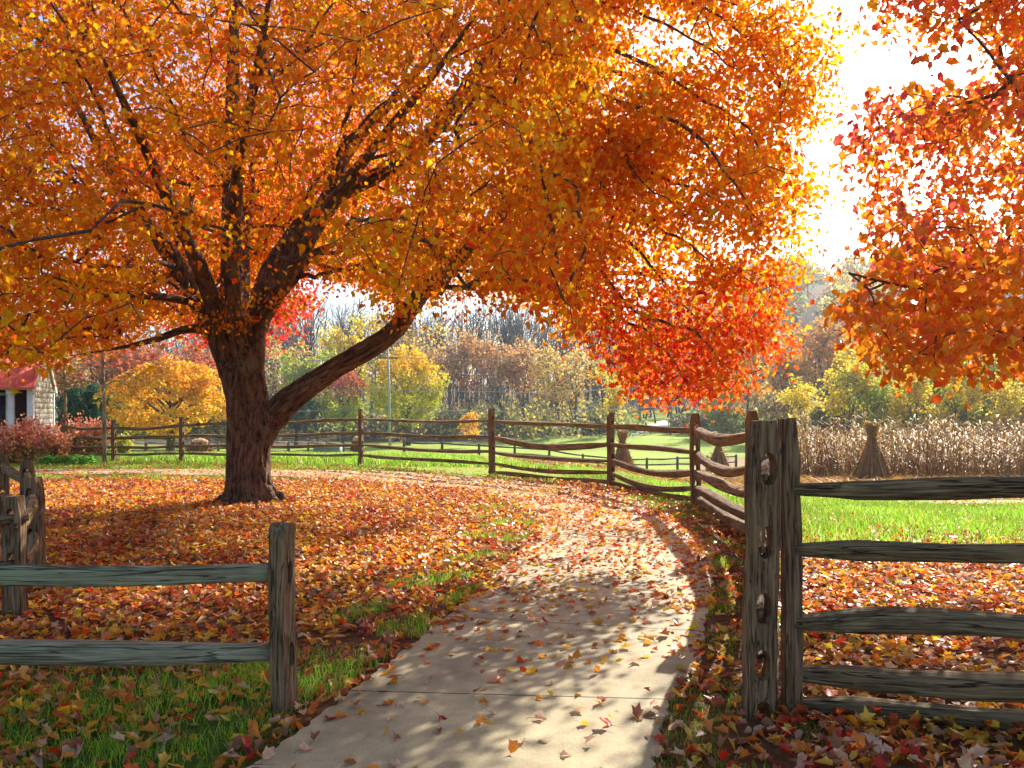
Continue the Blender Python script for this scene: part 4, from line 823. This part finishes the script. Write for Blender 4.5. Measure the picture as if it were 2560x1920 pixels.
for i, (nm, pal) in enumerate(PALS.items()):
    for s_ in range(2): PR_[nm, s_] = far_tree_mesh(50 + i * 2 + s_, 10.0, pal, 5 if nm != 'pale gold' else 3, .26, M['greybark'], .34)
for s_ in range(3): PR_['bare', s_] = far_tree_mesh(80 + s_, 10.0, None, 0, 0, M['greybark'], .26)
for s_ in range(2): PR_['tall bare', s_] = far_tree_mesh(90 + s_, 10.0, None, 0, 0, M['greybark'], .19)
TH = {}
for _k, (tm_, fm_) in PR_.items():
    zz_ = np.zeros(len(tm_.vertices) * 3, np.float32); tm_.vertices.foreach_get('co', zz_); TH[tm_.name] = float(np.percentile(zz_[2::3], 99.7))
far_list = []
def far_tree(kind, px, d, top, label, group='trees of the far wood', sx=1.0, var=None, base=None):
    x = WS(px, d); z = float(gz(x, d)); H = (EYE + (1020 - top) / 2000 * d) - z
    tm, fm = PR_[kind, (var if var is not None else random.randrange(2))]; s_ = H / TH[tm.name]
    o = bpy.data.objects.new('distant_tree', None); o.location = (x, d, z); o.rotation_euler = (0, 0, random.uniform(0, 6.28)); o.scale = (s_ * sx, s_ * sx, s_); COL.objects.link(o); tag(o, label, 'tree', group)
    c = bpy.data.objects.new('trunk', tm); COL.objects.link(c); c.parent = o
    if fm: c = bpy.data.objects.new('foliage', fm); COL.objects.link(c); c.parent = o
random.seed(11)
# bare trees, three ranks
rows = []
for px in range(560, 2600, 36): rows.append(('tall bare', px + random.uniform(-22, 22), random.uniform(125, 150), random.uniform(725, 780) if px < 1500 else random.uniform(800, 860)))
for px in range(120, 2600, 105): rows.append(('bare', px + random.uniform(-30, 30), random.uniform(102, 120), random.uniform(850, 920)))
rows.sort(key=lambda r: r[1]); cnt = {}
for k_, px, d, top in rows:
    if 560 > px and k_ == 'tall bare': continue
    cnt[k_] = cnt.get(k_, 0) + 1; n_ = cnt[k_]
    nm = {1: 'first', 2: 'second', 3: 'third'}.get(n_, f'{n_}th')
    far_tree(k_, px, d, top, f"{'tall leafless grey tree in the back rank' if k_ == 'tall bare' else 'leafless grey-brown tree in the front rank'} of the far wood, {nm} from the left", 'leafless trees of the far wood')
for kind, px, d, top, sx, lab in [
 ('orange-brown', 1120, 108, 845, 1.0, 'orange-brown tree right of the domed yellow-green tree'), ('orange-brown', 1235, 112, 835, 1.1, 'round rust-topped tree in the middle of the far wood'),
 ('orange-brown', 1310, 100, 850, 1.0, 'orange-brown tree behind the tallest middle fence post'), ('pale gold', 1440, 92, 880, 1.2, 'pale golden tree with crooked trunk above the middle of the long fence'),
 ('pale gold', 1400, 96, 870, 1.0, 'thin golden tree left of the crooked golden one'), ('yellow', 890, 110, 795, 1.0, 'yellow-topped tree seen over the long low limb'), ('olive green', 760, 98, 880, 1.0, 'green tree seen just above the root of the long limb'),
 ('yellow', 1530, 88, 930, 1.0, 'yellow-green tree behind the corn shock by the fence'), ('russet', 1700, 110, 860, 1.1, 'russet tree under the hanging orange boughs'), ('pale gold', 1640, 112, 870, 1.0, 'pale brown tree beside the far drive'),
 ('orange-brown', 2060, 90, 800, 1.3, 'rust-coloured tree right of the main maple crown, beneath the hill'), ('yellow', 2120, 62, 880, 1.1, 'bright yellow tree behind the corn, just right of the fence posts'), ('yellow', 2010, 66, 950, 1.0, 'small yellow tree at the left end of the standing corn'),
 ('olive green', 2330, 62, 850, 1.2, 'yellow-green tree behind the right part of the corn'), ('yellow', 2440, 66, 900, 1.1, 'lime and gold tree under the right-hand boughs'), ('pale gold', 2220, 70, 830, 1.2, 'gold-brown tree behind the corn shock on the right'),
 ('olive green', 2540, 64, 840, 1.2, 'green tree at the far right edge behind the corn'), ('yellow', 2280, 58, 905, 1.0, 'slim gold tree behind the corn just right of its shock'), ('yellow', 2390, 58, 930, .9, 'low gold tree over the corn between two green ones'), ('olive green', 2170, 60, 930, .9, 'low lime tree directly behind the corn shock'), ('yellow', 2500, 58, 930, 1.0, 'low gold tree near the right end of the corn'), ('orange-brown', 1960, 84, 860, 1.1, 'orange tree behind the near right posts'),
 ('pale gold', 1020, 118, 800, 1.1, 'tall pale gold tree rising behind the domed yellow-green tree'), ('orange-brown', 1600, 120, 840, 1.0, 'brown-leaved tree just left of the drooping red boughs'),
 ('orange-brown', 160, 70, 850, 1.2, 'orange-leaved tree right behind the house corner'), ('russet', 330, 74, 850, 1.3, 'russet tree behind the golden tree left of the big trunk'), ('orange-brown', 240, 80, 840, 1.1, 'orange-brown tree above the dark evergreen'), ('russet', 500, 72, 860, 1.3, 'red tree top just left of the big trunk'),
 ('pale gold', 690, 112, 850, 1.1, 'brown-gold tree right of the big trunk'), ('pale gold', 1860, 96, 850, 1.2, 'brown-gold tree above the pair of corn shocks'), ('olive green', 1800, 88, 920, 1.0, 'olive tree behind the farthest corn shock')]:
    far_tree(kind, px, d, top, lab, 'coloured trees of the far wood', sx)
# dense rounded trees with layered colour
def dome(label, px, d, top, bot, halfw, pal_top, pal_low, n=9000, size=.22, name='distant_tree', trunk=True, cat='tree', grp='coloured trees of the far wood', rough=.2, squash=1.0):
    x = WS(px, d); z = float(gz(x, d)); zt = EYE + (1020 - top) / 2000 * d; zb = max(z + .15, EYE + (1020 - bot) / 2000 * d); rx = halfw / 2000 * d; rz = (zt - zb) / 2; c = np.array([x, d, (zt + zb) / 2])
    o = empty(name, (x, d, z), label, cat, grp)
    if trunk:
        a = Acc(); tube(a, [(x, d, z - .2), (x + .1, d, (z + c[2]) / 2), (x, d, c[2] + rz * .5)], [rx * .07 + .05, rx * .05 + .04, .04], 7)
        for i in range(10):
            an = i * 2.4; e = c + np.array([math.cos(an) * rx * .75, math.sin(an) * rx * .75, (i / 10 - .3) * rz]); s0 = np.array([x, d, z + (c[2] - z) * (.4 + .05 * i)]); tube(a, [s0, (s0 + e) / 2 + np.array([0, 0, .2]), e], [.09, .06, .02], 4, None, False)
        link('trunk', a.mesh('trunk', M['greybark'], True), o)
    v = norm(rng.normal(size=(n * 2, 3))) * (rng.uniform(.25, 1, (n * 2, 1)) ** (1 / 3)); bum = 1 + rough * (vnoise(v, 5.5, int(px)) - .5) * 2
    Q = c + v * bum[:, None] * np.array([rx, rx * .9, rz]); ok = (vnoise(Q, 7.0 / max(rx, .5), int(px) + 1) > .33) & (Q[:, 2] > z + .05); Q = Q[ok][:n]
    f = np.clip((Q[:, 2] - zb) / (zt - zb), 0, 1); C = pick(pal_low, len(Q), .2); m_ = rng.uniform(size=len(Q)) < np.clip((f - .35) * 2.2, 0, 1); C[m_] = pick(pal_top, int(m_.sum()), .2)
    a = Acc(); cards(a, Q, size, C); link('foliage', a.mesh('foliage', M['foliage']), o); return o
Yl = PALS['yellow']; Gr = PALS['olive green']; Ru = PALS['russet']; Ob = PALS['orange-brown']
YG = [(.42, .50, .03, 2), (.66, .52, .04, 3), (.28, .38, .04, 2)]; OY = [(.82, .46, .04, 4), (.80, .34, .04, 3), (.74, .52, .06, 2)]
dome('domed yellow-green tree beside the utility pole', 1020, 80, 873, 1060, 92, [(.80, .55, .03, 3), (.80, .42, .03, 1)], YG, 11000, .24)
dome('round russet tree under the long limb', 858, 84, 925, 1065, 62, Ru, Gr, 7000, .22)
dome('golden orange tree left of the big trunk, behind the fence', 425, 44, 905, 1078, 140, OY, OY + [(.6, .5, .06, 2)], 14000, .17, rough=.3)
dome('small golden shrub by the middle fence post', 1175, 74, 1028, 1086, 22, OY, OY, 900, .2, 'shrub', False, 'shrub', 'shrubs at the edge of the far wood', .7)
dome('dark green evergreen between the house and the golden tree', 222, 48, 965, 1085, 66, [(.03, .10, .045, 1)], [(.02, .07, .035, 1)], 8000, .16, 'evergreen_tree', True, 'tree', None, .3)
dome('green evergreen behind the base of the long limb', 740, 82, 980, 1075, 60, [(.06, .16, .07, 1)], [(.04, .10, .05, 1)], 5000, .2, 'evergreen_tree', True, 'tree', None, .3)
for i, (px, d, top, hw, wh) in enumerate([(330, 70, 1030, 60, 'under the golden tree, left half'), (450, 72, 1028, 60, 'under the golden tree, right half'), (560, 74, 1030, 50, 'just left of the big trunk'), (680, 96, 1020, 60, 'low beside the right edge of the trunk'), (800, 94, 1025, 50, 'below the russet tree'), (930, 92, 1030, 55, 'left of the utility pole foot'), (1000, 90, 1020, 40, 'at the foot of the domed tree'), (1100, 92, 1025, 55, 'left of the golden shrub'), (1260, 96, 1040, 50, 'right of the tall middle post'),
     (1370, 96, 1042, 50, 'above the middle of the third bay of rails'), (1480, 94, 1040, 50, 'left of the fence-side corn shock'), (1740, 92, 1030, 60, 'right of the green bank'), (1830, 86, 1020, 50, 'behind the farthest corn shock'), (1960, 74, 1010, 60, 'behind the near slotted post'), (2080, 64, 1000, 60, 'at the left end of the corn'), (2230, 62, 1000, 70, 'over the middle of the corn'), (2360, 60, 1000, 70, 'over the corn right of its shock'), (2500, 62, 990, 70, 'over the far right end of the corn')]):
    dark = [(.14, .17, .07, 2), (.22, .19, .09, 1), (.28, .20, .11, 1)] if i % 3 else [(.26, .30, .06, 2), (.42, .36, .06, 1)]
    if px > 1900: dark = [[(.30, .40, .05, 2), (.60, .58, .06, 1)], [(.40, .26, .12, 2), (.55, .36, .10, 1)], [(.18, .22, .08, 2), (.3, .24, .1, 1)], [(.66, .50, .06, 2), (.44, .44, .06, 1)]][i % 4]; top -= [0, 25, -12, 40][i % 4]
    dome(f'dark tangled thicket {wh}', px, d, top, 1095, hw, dark, dark, 2600, .28, 'thicket', False, 'shrub', 'thickets at the edge of the far wood', .35)
# wood behind, and the wooded hill: one mass each
a = Acc(); 
for i in range(760):
    x = random.uniform(-120, 190); y = random.uniform(146, 205); z = float(gz(x, y)); h = random.uniform(16, 25) if x < 40 else random.uniform(9, 15)
    tube(a, [(x, y, z), (x + random.gauss(0, .4), y, z + h * .6), (x + random.gauss(0, 1), y, z + h)], [.2, .13, .04], 3, None, False, tint=(.16, .14, .13))
    for j in range(9):
        an = random.uniform(0, 6.28); f = random.uniform(.35, .95); b_ = np.array([x, y, z + h * f]); L = h * .25 * (1.15 - f) + 1; e = b_ + np.array([math.cos(an) * L, math.sin(an) * L, L * 1.1]); tube(a, [b_, e], [.07, .02], 3, None, False, tint=(.18, .16, .15))
    m = 34 if i % 3 else 150; Q = np.array([x, y, z + h * (.55 if i % 2 else .35)]) + rng.normal(size=(m, 3)) * np.array([2.6, 2.4, h * .20]); cards(a, Q, .5, pick([(.60, .32, .10, 2), (.72, .50, .10, 2), (.50, .22, .09, 1), (.38, .42, .10, 1)], m, .2))
tag(link('far_woodland', a.mesh('far_woodland', M['foliage'])), 'hazy grey-brown wood massed behind the far trees', 'woodland', kind='stuff')
a = Acc()
for i in range(620):
    x = random.uniform(30, 260); y = random.uniform(205, 330); z = float(gz(x, y)); h = random.uniform(7, 12); pal = random.choice([[(.82, .62, .10, 1)], [(.66, .54, .12, 1)], [(.46, .28, .12, 1)], [(.32, .38, .10, 1)], [(.72, .42, .10, 1)], [(.38, .26, .15, 1)]])
    if not .16 < x / y < .72: continue
    m = 190; v = norm(rng.normal(size=(m, 3))); Q = np.array([x, y, z + h * .6]) + v * rng.uniform(.6, 1, (m, 1)) * np.array([3.4, 3.4, h * .42]); cards(a, Q, .95, pick(pal, m, .22))
    tube(a, [(x, y, z), (x, y, z + h * .8)], [.25, .1], 3, None, False, tint=(.12, .10, .09))
tag(link('hillside_woodland', a.mesh('hillside_woodland', M['foliage'])), 'wooded hill in gold and brown rising at right', 'woodland', kind='stuff')

a = Acc()
for i in range(900):
    y = random.uniform(86, 146); x = y * random.uniform(-.66, .70); z = float(gz(x, y))
    if .145 < x / y < .245 and y < 138: continue
    h = random.uniform(1.5, 4.5); m = 60; Q = np.array([x, y, z + h * .45]) + rng.normal(size=(m, 3)) * np.array([1.8, 1.4, h * .3]); Q[:, 2] = np.maximum(Q[:, 2], z + .1); cards(a, Q, .42, pick(random.choice([[(.22, .19, .12, 1)], [(.36, .25, .12, 1)], [(.60, .46, .08, 1)], [(.20, .26, .10, 1)], [(.30, .20, .14, 1)], [(.40, .42, .08, 1)]]), m, .25))
tag(link('undergrowth', a.mesh('undergrowth', M['foliage'])), 'tangled brown and gold undergrowth between the far trunks', 'undergrowth', kind='stuff')

# ------------------------------------------------------------ utility pole
d = 72; x = WS(975, d); z = float(gz(x, d)); up = empty('utility_pole', (x, d, z), 'slim pale utility pole with wires in front of the domed yellow-green tree', 'utility pole')
a = Acc(); tube(a, [(x, d, z), (x - .08, d, z + 5), (x - .18, d, z + 8.9)], [.13, .11, .09], 8); link('pole', a.mesh('pole', plain('silvered pole', (.36, .37, .38), .6), True), up)
a = Acc(); box(a, x - 1.0, x + .7, d - .06, d + .06, z + 8.2, z + 8.33); link('crossarm', a.mesh('crossarm', M['farwood']), up)
for zz_, s_ in ((8.3, .4), (5.4, .3), (3.6, .2)):
    a = Acc(); tube(a, [(x - 26, d + 4, z + zz_ + .5), (x - 13, d + 2, z + zz_ - s_), (x, d, z + zz_), (x + 14, d - 1, z + zz_ - s_), (x + 28, d - 2, z + zz_ + .4)], .022, 4); link('wire', a.mesh('wire', plain('wire', (.3, .3, .32))), up)

# ------------------------------------------------------------ young bare trees at left
def young(label, px, d, top, r, seed, pale=True):
    x = WS(px, d); z = float(gz(x, d)); H = (EYE + (1020 - top) / 2000 * d) - z; o = empty('young_tree', (x, d, z), label, 'tree', 'young bare trees at left'); r_ = np.random.default_rng(seed); a = Acc()
    tr = smoothpath([(x, d, z - .1, r), (x - .02, d, z + H * .4, r * .8), (x - .06, d, z + H * .7, r * .6), (x, d, z + H, r * .2)], 12); tube(a, tr[:, :3], tr[:, 3], 8); link('trunk', a.mesh('trunk', M['palebark'], True), o)
    a = Acc()
    for i in range(13):
        f = .42 + .045 * i; k = int(f * 11); b_ = tr[k, :3]; an = i * 2.39 + seed; L = H * r_.uniform(.22, .36); e = b_ + np.array([math.cos(an) * L, math.sin(an) * L * .5, L * r_.uniform(-.05, .35)])
        q = smoothpath([b_, b_ * .6 + e * .4 + np.array([0, 0, .12 * L]), e + np.array([0, 0, -.05 * L]), e + np.array([math.cos(an) * .15 * L, 0, .1 * L])], 9); tube(a, q, np.linspace(r * .28, .006, 9), 4, None, False)
        for j in range(4):
            s0 = q[3 + j]; a2 = an + r_.uniform(-1.2, 1.2); l2 = L * .4; e2 = s0 + np.array([math.cos(a2) * l2, math.sin(a2) * l2, l2 * r_.uniform(-.5, .6)]); m_ = (s0 + e2) / 2 + np.array([0, 0, -.15 * l2]); tube(a, smoothpath([s0, m_, e2], 6), np.linspace(.012, .005, 6), 3, None, False)
    link('branches', a.mesh('branches', M['palebark'], True), o)
young('young bare tree with pale curling twigs standing just inside the left fence', 262, 22.3, 790, .065, 5)
young('thin bare trunk rising behind the red bushes by the house', 165, 28, 800, .06, 9)

# ------------------------------------------------------------ shrubs near the house
def bush(label, px, d, hw, top, pal, low, name='red_bush', n=2600, size=.09, grp='red bushes by the house'):
    x = WS(px, d); z = float(gz(x, d)); zt = EYE + (1020 - top) / 2000 * d; rx = hw / 2000 * d; H = zt - z; o = empty(name, (x, d, z), label, 'bush', grp); a = Acc(); ends = []
    for i in range(46):
        an = random.uniform(0, 6.28); rr = rx * random.uniform(.2, 1); e = np.array([x + rr * math.cos(an), d + rr * .8 * math.sin(an), z + H * random.uniform(.55, 1.06) * (1 - .3 * (rr / rx) ** 2)]); s0 = np.array([x + rr * .25 * math.cos(an), d + rr * .25 * math.sin(an), z]); q = smoothpath([s0, (s0 + e) / 2 + np.array([0, 0, .12 * H]), e], 7); tube(a, q, np.linspace(.012, .004, 7), 3, None, False); ends.append(q)
    link('stems', a.mesh('stems', M['twig'], True), o)
    q = np.array(ends); k = n // 46; P = np.repeat(q.reshape(-1, 7, 3)[:, 1:], 1, axis=1); ii = rng.integers(0, len(P), n); jj = rng.integers(0, 6, n); Q = P[ii, jj] + rng.normal(0, .10 * rx + .03, (n, 3)); Q[:, 2] = np.maximum(Q[:, 2], z + .03)
    f = (Q[:, 2] - z) / H; C = pick(low, n, .2); m_ = rng.uniform(size=n) < np.clip((f - .25) * 1.8, 0, 1); C[m_] = pick(pal, int(m_.sum()), .2)
    a = Acc(); cards(a, Q, size, C); link('foliage', a.mesh('foliage', M['foliage']), o)
RB = [(.88, .34, .20, 3), (.90, .48, .22, 2), (.74, .12, .07, 2), (.86, .52, .36, 1.6)]; RL = [(.62, .18, .07, 2), (.62, .36, .10, 2), (.26, .22, .06, 2), (.6, .45, .2, 1)]
bush('red barberry bush at the very left below the white porch', 18, 22.2, 62, 1062, RB, RL); bush('red bush in front of the white porch corner post', 72, 22.8, 52, 1050, RB, RL); bush('red bush at the left end of the long fence', 122, 22.0, 46, 1068, RB, RL)
bush('pinkish bush just behind the leftmost rails', 185, 26, 60, 1048, RB, RL); bush('pinkish bush behind the rails beside the young bare tree', 240, 26.5, 45, 1052, RB, RL); bush('small yellow shrub behind the fence left of the golden tree', 310, 27, 26, 1082, [(.62, .56, .08, 1)], [(.4, .45, .08, 1)], 'yellow_shrub', 900, .09, None)
# leafy green plants
x = WS(165, 21.6); o = empty('leafy_plant', (x, 21.6, 0), 'low broad-leaved green plants at the foot of the red bushes', 'plant'); n = 420; Q = np.c_[x + rng.uniform(-.75, .75, n), 21.6 + rng.uniform(-.25, .3, n), rng.uniform(.03, .26, n)]
a = Acc(); leaves(a, Q, np.c_[rng.normal(0, 1, (n, 2)), rng.uniform(-.1, .6, n)], np.c_[rng.normal(0, .4, (n, 2)), np.ones(n)], rng.uniform(.08, .17, n), pick([(.20, .45, .06, 2), (.30, .56, .10, 1), (.10, .28, .04, 1)], n), .3, .4, .8); link('leaves', a.mesh('leaves', M['grass']), o)

# ------------------------------------------------------------ house
HC = np.array([-15.35, 25.6]); zH = float(gz(HC[0], HC[1])); uF = norm(np.array([-.937, -.10])); uS = np.array([-.37, .929])      # along the front (to the left), along the gable wall (away)
house = empty('shingled_house', (HC[0], HC[1], zH), 'small tan shingled house with white porch and red metal roof at the left edge', 'house')
def hp(f, s, z): return (HC[0] + uF[0] * f + uS[0] * s, HC[1] + uF[1] * f + uS[1] * s, zH + z)
def quadbox(acc, f0, f1, s0, s1, z0, z1, tint=None): box(acc, f0, f1, s0, s1, z0, z1, tf=lambda V: np.array([hp(*v) for v in V]), tint=tint)
EH = 2.42; RU = .70; DP = 4.1
# side wall of lapped shingle courses, gable-shaped
m_sh = surf_mat('cedar shingle', (.33, .26, .25), (.50, .43, .43), (9, 9, 3), None, .3, c3=(.45, .35, .34), dist=.01)
a = Acc(); z = 0; k = 0
while z < EH + RU * DP / 2:
    s_min = max(0, (z + .09 - EH) / RU + .03); s_max = DP - s_min; jj = s_min
    while jj < s_max:
        w_ = random.uniform(.14, .26); e = min(jj + w_, s_max); t0 = random.uniform(-.003, .003)
        V = np.array([hp(-.022 + t0, jj + .003, z), hp(-.022 + t0, e - .003, z), hp(-.005, e - .003, z + .195), hp(-.005, jj + .003, z + .195), hp(0, jj, z), hp(0, e, z)]); a.add(V, [np.array([[0, 1, 2, 3]]), np.array([[0, 4, 5, 1]])], None); jj = e
    z += .18
link('shingles', a.mesh('shingles', m_sh), house)
a = Acc(); quadbox(a, .002, .12, 0, DP, -.3, EH); a.add(np.array([hp(.002, 0, EH), hp(.002, DP, EH), hp(.002, DP / 2, EH + RU * DP / 2), hp(.12, 0, EH), hp(.12, DP, EH), hp(.12, DP / 2, EH + RU * DP / 2)]), [np.array([[0, 1, 2], [5, 4, 3]]), np.array([[0, 2, 5, 3], [1, 4, 5, 2]])]); link('wall', a.mesh('wall', m_sh), house)
a = Acc(); quadbox(a, .12, 5, 1.3, 1.42, -.3, EH); link('porch_wall', a.mesh('porch_wall', plain('dark red-brown siding', (.10, .035, .025))), house)
a = Acc(); quadbox(a, -.04, .16, -.03, .12, -.3, EH - .16); link('corner_board', a.mesh('corner_board', M['white']), house)
a = Acc(); quadbox(a, .55, .75, -.02, .16, -.2, EH - .2); box(a, .51, .79, -.06, .20, EH - .34, EH - .2, tf=lambda V: np.array([hp(*v) for v in V])); link('column', a.mesh('column', M['white']), house)
a = Acc(); quadbox(a, 2.2, 2.4, -.02, .16, -.2, EH - .2); link('column', a.mesh('column', M['white']), house)
a = Acc(); quadbox(a, -.06, 5, -.06, .20, EH - .2, EH + .0); link('porch_beam', a.mesh('porch_beam', M['white']), house)
a = Acc(); quadbox(a, -.05, 0.0, DP - .1, DP + .02, -.3, EH); link('corner_board', a.mesh('corner_board', M['white']), house)
wn = Acc(); quadbox(wn, 1.05, 1.95, 1.25, 1.30, .8, 2.05); wo_ = link('window', wn.mesh('window', plain('window glass', (.05, .06, .08), .1)), house)
fr = Acc()
for f0, f1, z0, z1 in ((.95, 1.05, .7, 2.15), (1.95, 2.05, .7, 2.15), (1.05, 1.95, 2.05, 2.15), (1.05, 1.95, .7, .8), (1.48, 1.52, .8, 2.05)): quadbox(fr, f0, f1, 1.20, 1.25, z0, z1)
fo = link('frame', fr.mesh('frame', M['white']), wo_); fo.location = (0, 0, 0)
wo_.location = (-house.location[0], -house.location[1], -house.location[2])
# roof with standing seams and white rake trim
M['redroof'] = plain('red metal roof', (.80, .14, .10), .45); a = Acc(); sl = lambda s, dz=0: (s, EH + .03 + RU * (s if s < DP / 2 else DP - s) + dz)
for s0, s1 in ((-.3, DP / 2), (DP / 2, DP + .3)):
    V = np.array([hp(f, s, EH + .03 + RU * (s if s <= DP / 2 else DP - s) + dz) for dz in (0, .05) for f, s in ((-.12, s0), (5, s0), (5, s1), (-.12, s1))]); a.add(V, np.array([(0, 1, 2, 3), (7, 6, 5, 4), (0, 4, 5, 1), (1, 5, 6, 2), (2, 6, 7, 3), (3, 7, 4, 0)]))
ro = link('roof', a.mesh('roof', M['redroof']), house); a = Acc()
for i in range(10):
    f = -.08 + i * .52; V = np.array([hp(ff, s, EH + .08 + RU * s + dz) for dz in (0, .045) for ff, s in ((f, -.3), (f + .04, -.3), (f + .04, DP / 2), (f, DP / 2))]); a.add(V, np.array([(0, 1, 2, 3), (7, 6, 5, 4), (0, 4, 5, 1), (1, 5, 6, 2), (2, 6, 7, 3), (3, 7, 4, 0)]))
so = link('seams', a.mesh('seams', M['redroof']), ro); so.location = (0, 0, 0)
a = Acc()
for s0, s1 in ((-.3, DP / 2), (DP / 2, DP + .3)):
    V = np.array([hp(f, s, EH - .16 + RU * (s if s <= DP / 2 else DP - s) + dz) for dz in (0, .18) for f, s in ((-.10, s0), (-.06, s0), (-.06, s1), (-.10, s1))]); a.add(V, np.array([(0, 1, 2, 3), (7, 6, 5, 4), (0, 4, 5, 1), (1, 5, 6, 2), (2, 6, 7, 3), (3, 7, 4, 0)]))
link('rake_trim', a.mesh('rake_trim', M['white']), house)
# white garden chairs
def chair(px, d, label, rot):
    x = WS(px, d); z = float(gz(x, d)); o = empty('garden_chair', (x, d, z), label, 'chair', 'white garden chairs by the house'); c_, s_ = math.cos(rot), math.sin(rot)
    tf = lambda V: np.stack([x + V[:, 0] * c_ - V[:, 1] * s_, d + V[:, 0] * s_ + V[:, 1] * c_, z + V[:, 2]], 1)
    for i in range(5):
        a = Acc(); h = [.92, 1.0, 1.04, 1.0, .92][i]; V = np.array([(-.26 + .106 * i, .28 + .25 * (zz - .3), zz) for zz in (.3, h)]); box(a, -.26 + .106 * i, -.17 + .106 * i, .30, .325, .3, h, tf); link('back_slat', a.mesh('back_slat', M['white']), o)
    a = Acc(); box(a, -.27, .27, -.28, .29, .33, .36, tf); link('seat', a.mesh('seat', M['white']), o)
    for sx in (-.33, .28):
        a = Acc(); box(a, sx - .03, sx + .09, -.34, .34, .56, .585, tf); link('arm', a.mesh('arm', M['white']), o)
        for sy in (-.3, .26): a = Acc(); box(a, sx, sx + .05, sy, sy + .06, 0, .56, tf); link('leg', a.mesh('leg', M['white']), o)
chair(132, 28.5, 'white wooden garden chair behind the shingled house corner', .4)
chair(56, 24.2, 'white wooden garden chair in front of the porch column', -.2)
# hay heaps in the paddock
def heap(label, px, d, hw, top, grp):
    x = WS(px, d); z = float(gz(x, d)); zt = EYE + (1020 - top) / 2000 * d; rx = hw / 2000 * d; o = empty('hay_heap', (x, d, z), label, 'hay', grp); n = 1600; v = norm(rng.normal(size=(n, 3))); v[:, 2] = np.abs(v[:, 2]); Q = np.array([x, d, z]) + v * np.array([rx, rx * .7, zt - z]) * rng.uniform(.9, 1.04, (n, 1))
    a = Acc(); m = 12
    P = []; F = []
    for i in range(m):
        for j in range(7): an = 6.283 * i / m; el = j * math.pi / 12; P.append((x + .94 * rx * math.cos(an) * math.cos(el), d + .66 * rx * math.sin(an) * math.cos(el), z + .94 * (zt - z) * math.sin(el)))
    for i in range(m):
        for j in range(6): F.append((i * 7 + j, ((i + 1) % m) * 7 + j, ((i + 1) % m) * 7 + j + 1, i * 7 + j + 1))
    a.add(P, np.array(F), (.20, .11, .06)); link('core', a.mesh('core', M['straw'], True), o)
    a = Acc(); C = pick([(.45, .22, .09, 2), (.60, .38, .18, 1), (.3, .14, .07, 2)], n); C[v[:, 2] > .8] = (.8, .6, .4); cards(a, Q, .14, C); link('hay', a.mesh('hay', M['straw']), o)  # pale cap paints the sunlit top of the heap into its colour
heap('low brown heap of hay left of the big trunk beyond the rails', 500, 40, 33, 1098, 'hay heaps in the paddock')
heap('small rounded heap of hay half hidden behind the post right of the big trunk', 893, 44, 17, 1094, 'hay heaps in the paddock')
# water trough
d = 40; x = WS(820, d); z = float(gz(x, d)); o = empty('water_trough', (x, d, z), 'low grey-green water trough beyond the fence right of the big trunk', 'trough')
a = Acc(); box(a, x - .65, x + .65, d - .3, d - .26, z, z + .5); box(a, x - .65, x + .65, d + .26, d + .3, z, z + .5); box(a, x - .65, x - .61, d - .26, d + .26, z, z + .5); box(a, x + .61, x + .65, d - .26, d + .26, z, z + .5); box(a, x - .61, x + .61, d - .26, d + .26, z, z + .06); link('tank', a.mesh('tank', plain('galvanised steel', (.20, .27, .26), .5)), o)
a = Acc(); box(a, x - .7, x + .7, d - .34, d - .30, z + .44, z + .52); link('rim', a.mesh('rim', plain('galvanised rim', (.45, .5, .5), .4)), o)
# small twig on the near grass
a = Acc(); P = smoothpath([(-1.58, 3.72, .05), (-1.56, 3.62, .075), (-1.545, 3.55, .05), (-1.55, 3.47, .03)], 10); tube(a, P, np.linspace(.007, .004, 10), 5); tag(link('fallen_twig', a.mesh('fallen_twig', M['palebark'], True)), 'small pale crooked twig lying in the left foreground grass', 'twig')

# ------------------------------------------------------------ haze
hm, t = newmat('haze'); pv = _n(t, 'ShaderNodeVolumePrincipled'); pv.inputs['Color'].default_value = (.78, .86, 1.0, 1); pv.inputs['Density'].default_value = .00048; pv.inputs['Anisotropy'].default_value = .3
o_ = _n(t, 'ShaderNodeOutputMaterial'); t.links.new(pv.outputs[0], o_.inputs['Volume'])
a = Acc(); box(a, -740, 740, -70, 1420, -8, 62); tag(link('haze', a.mesh('haze', hm)), 'thin bluish haze over the meadow and wood', 'haze', kind='stuff')
print('leaves placed', n, 'objects', len(bpy.data.objects))
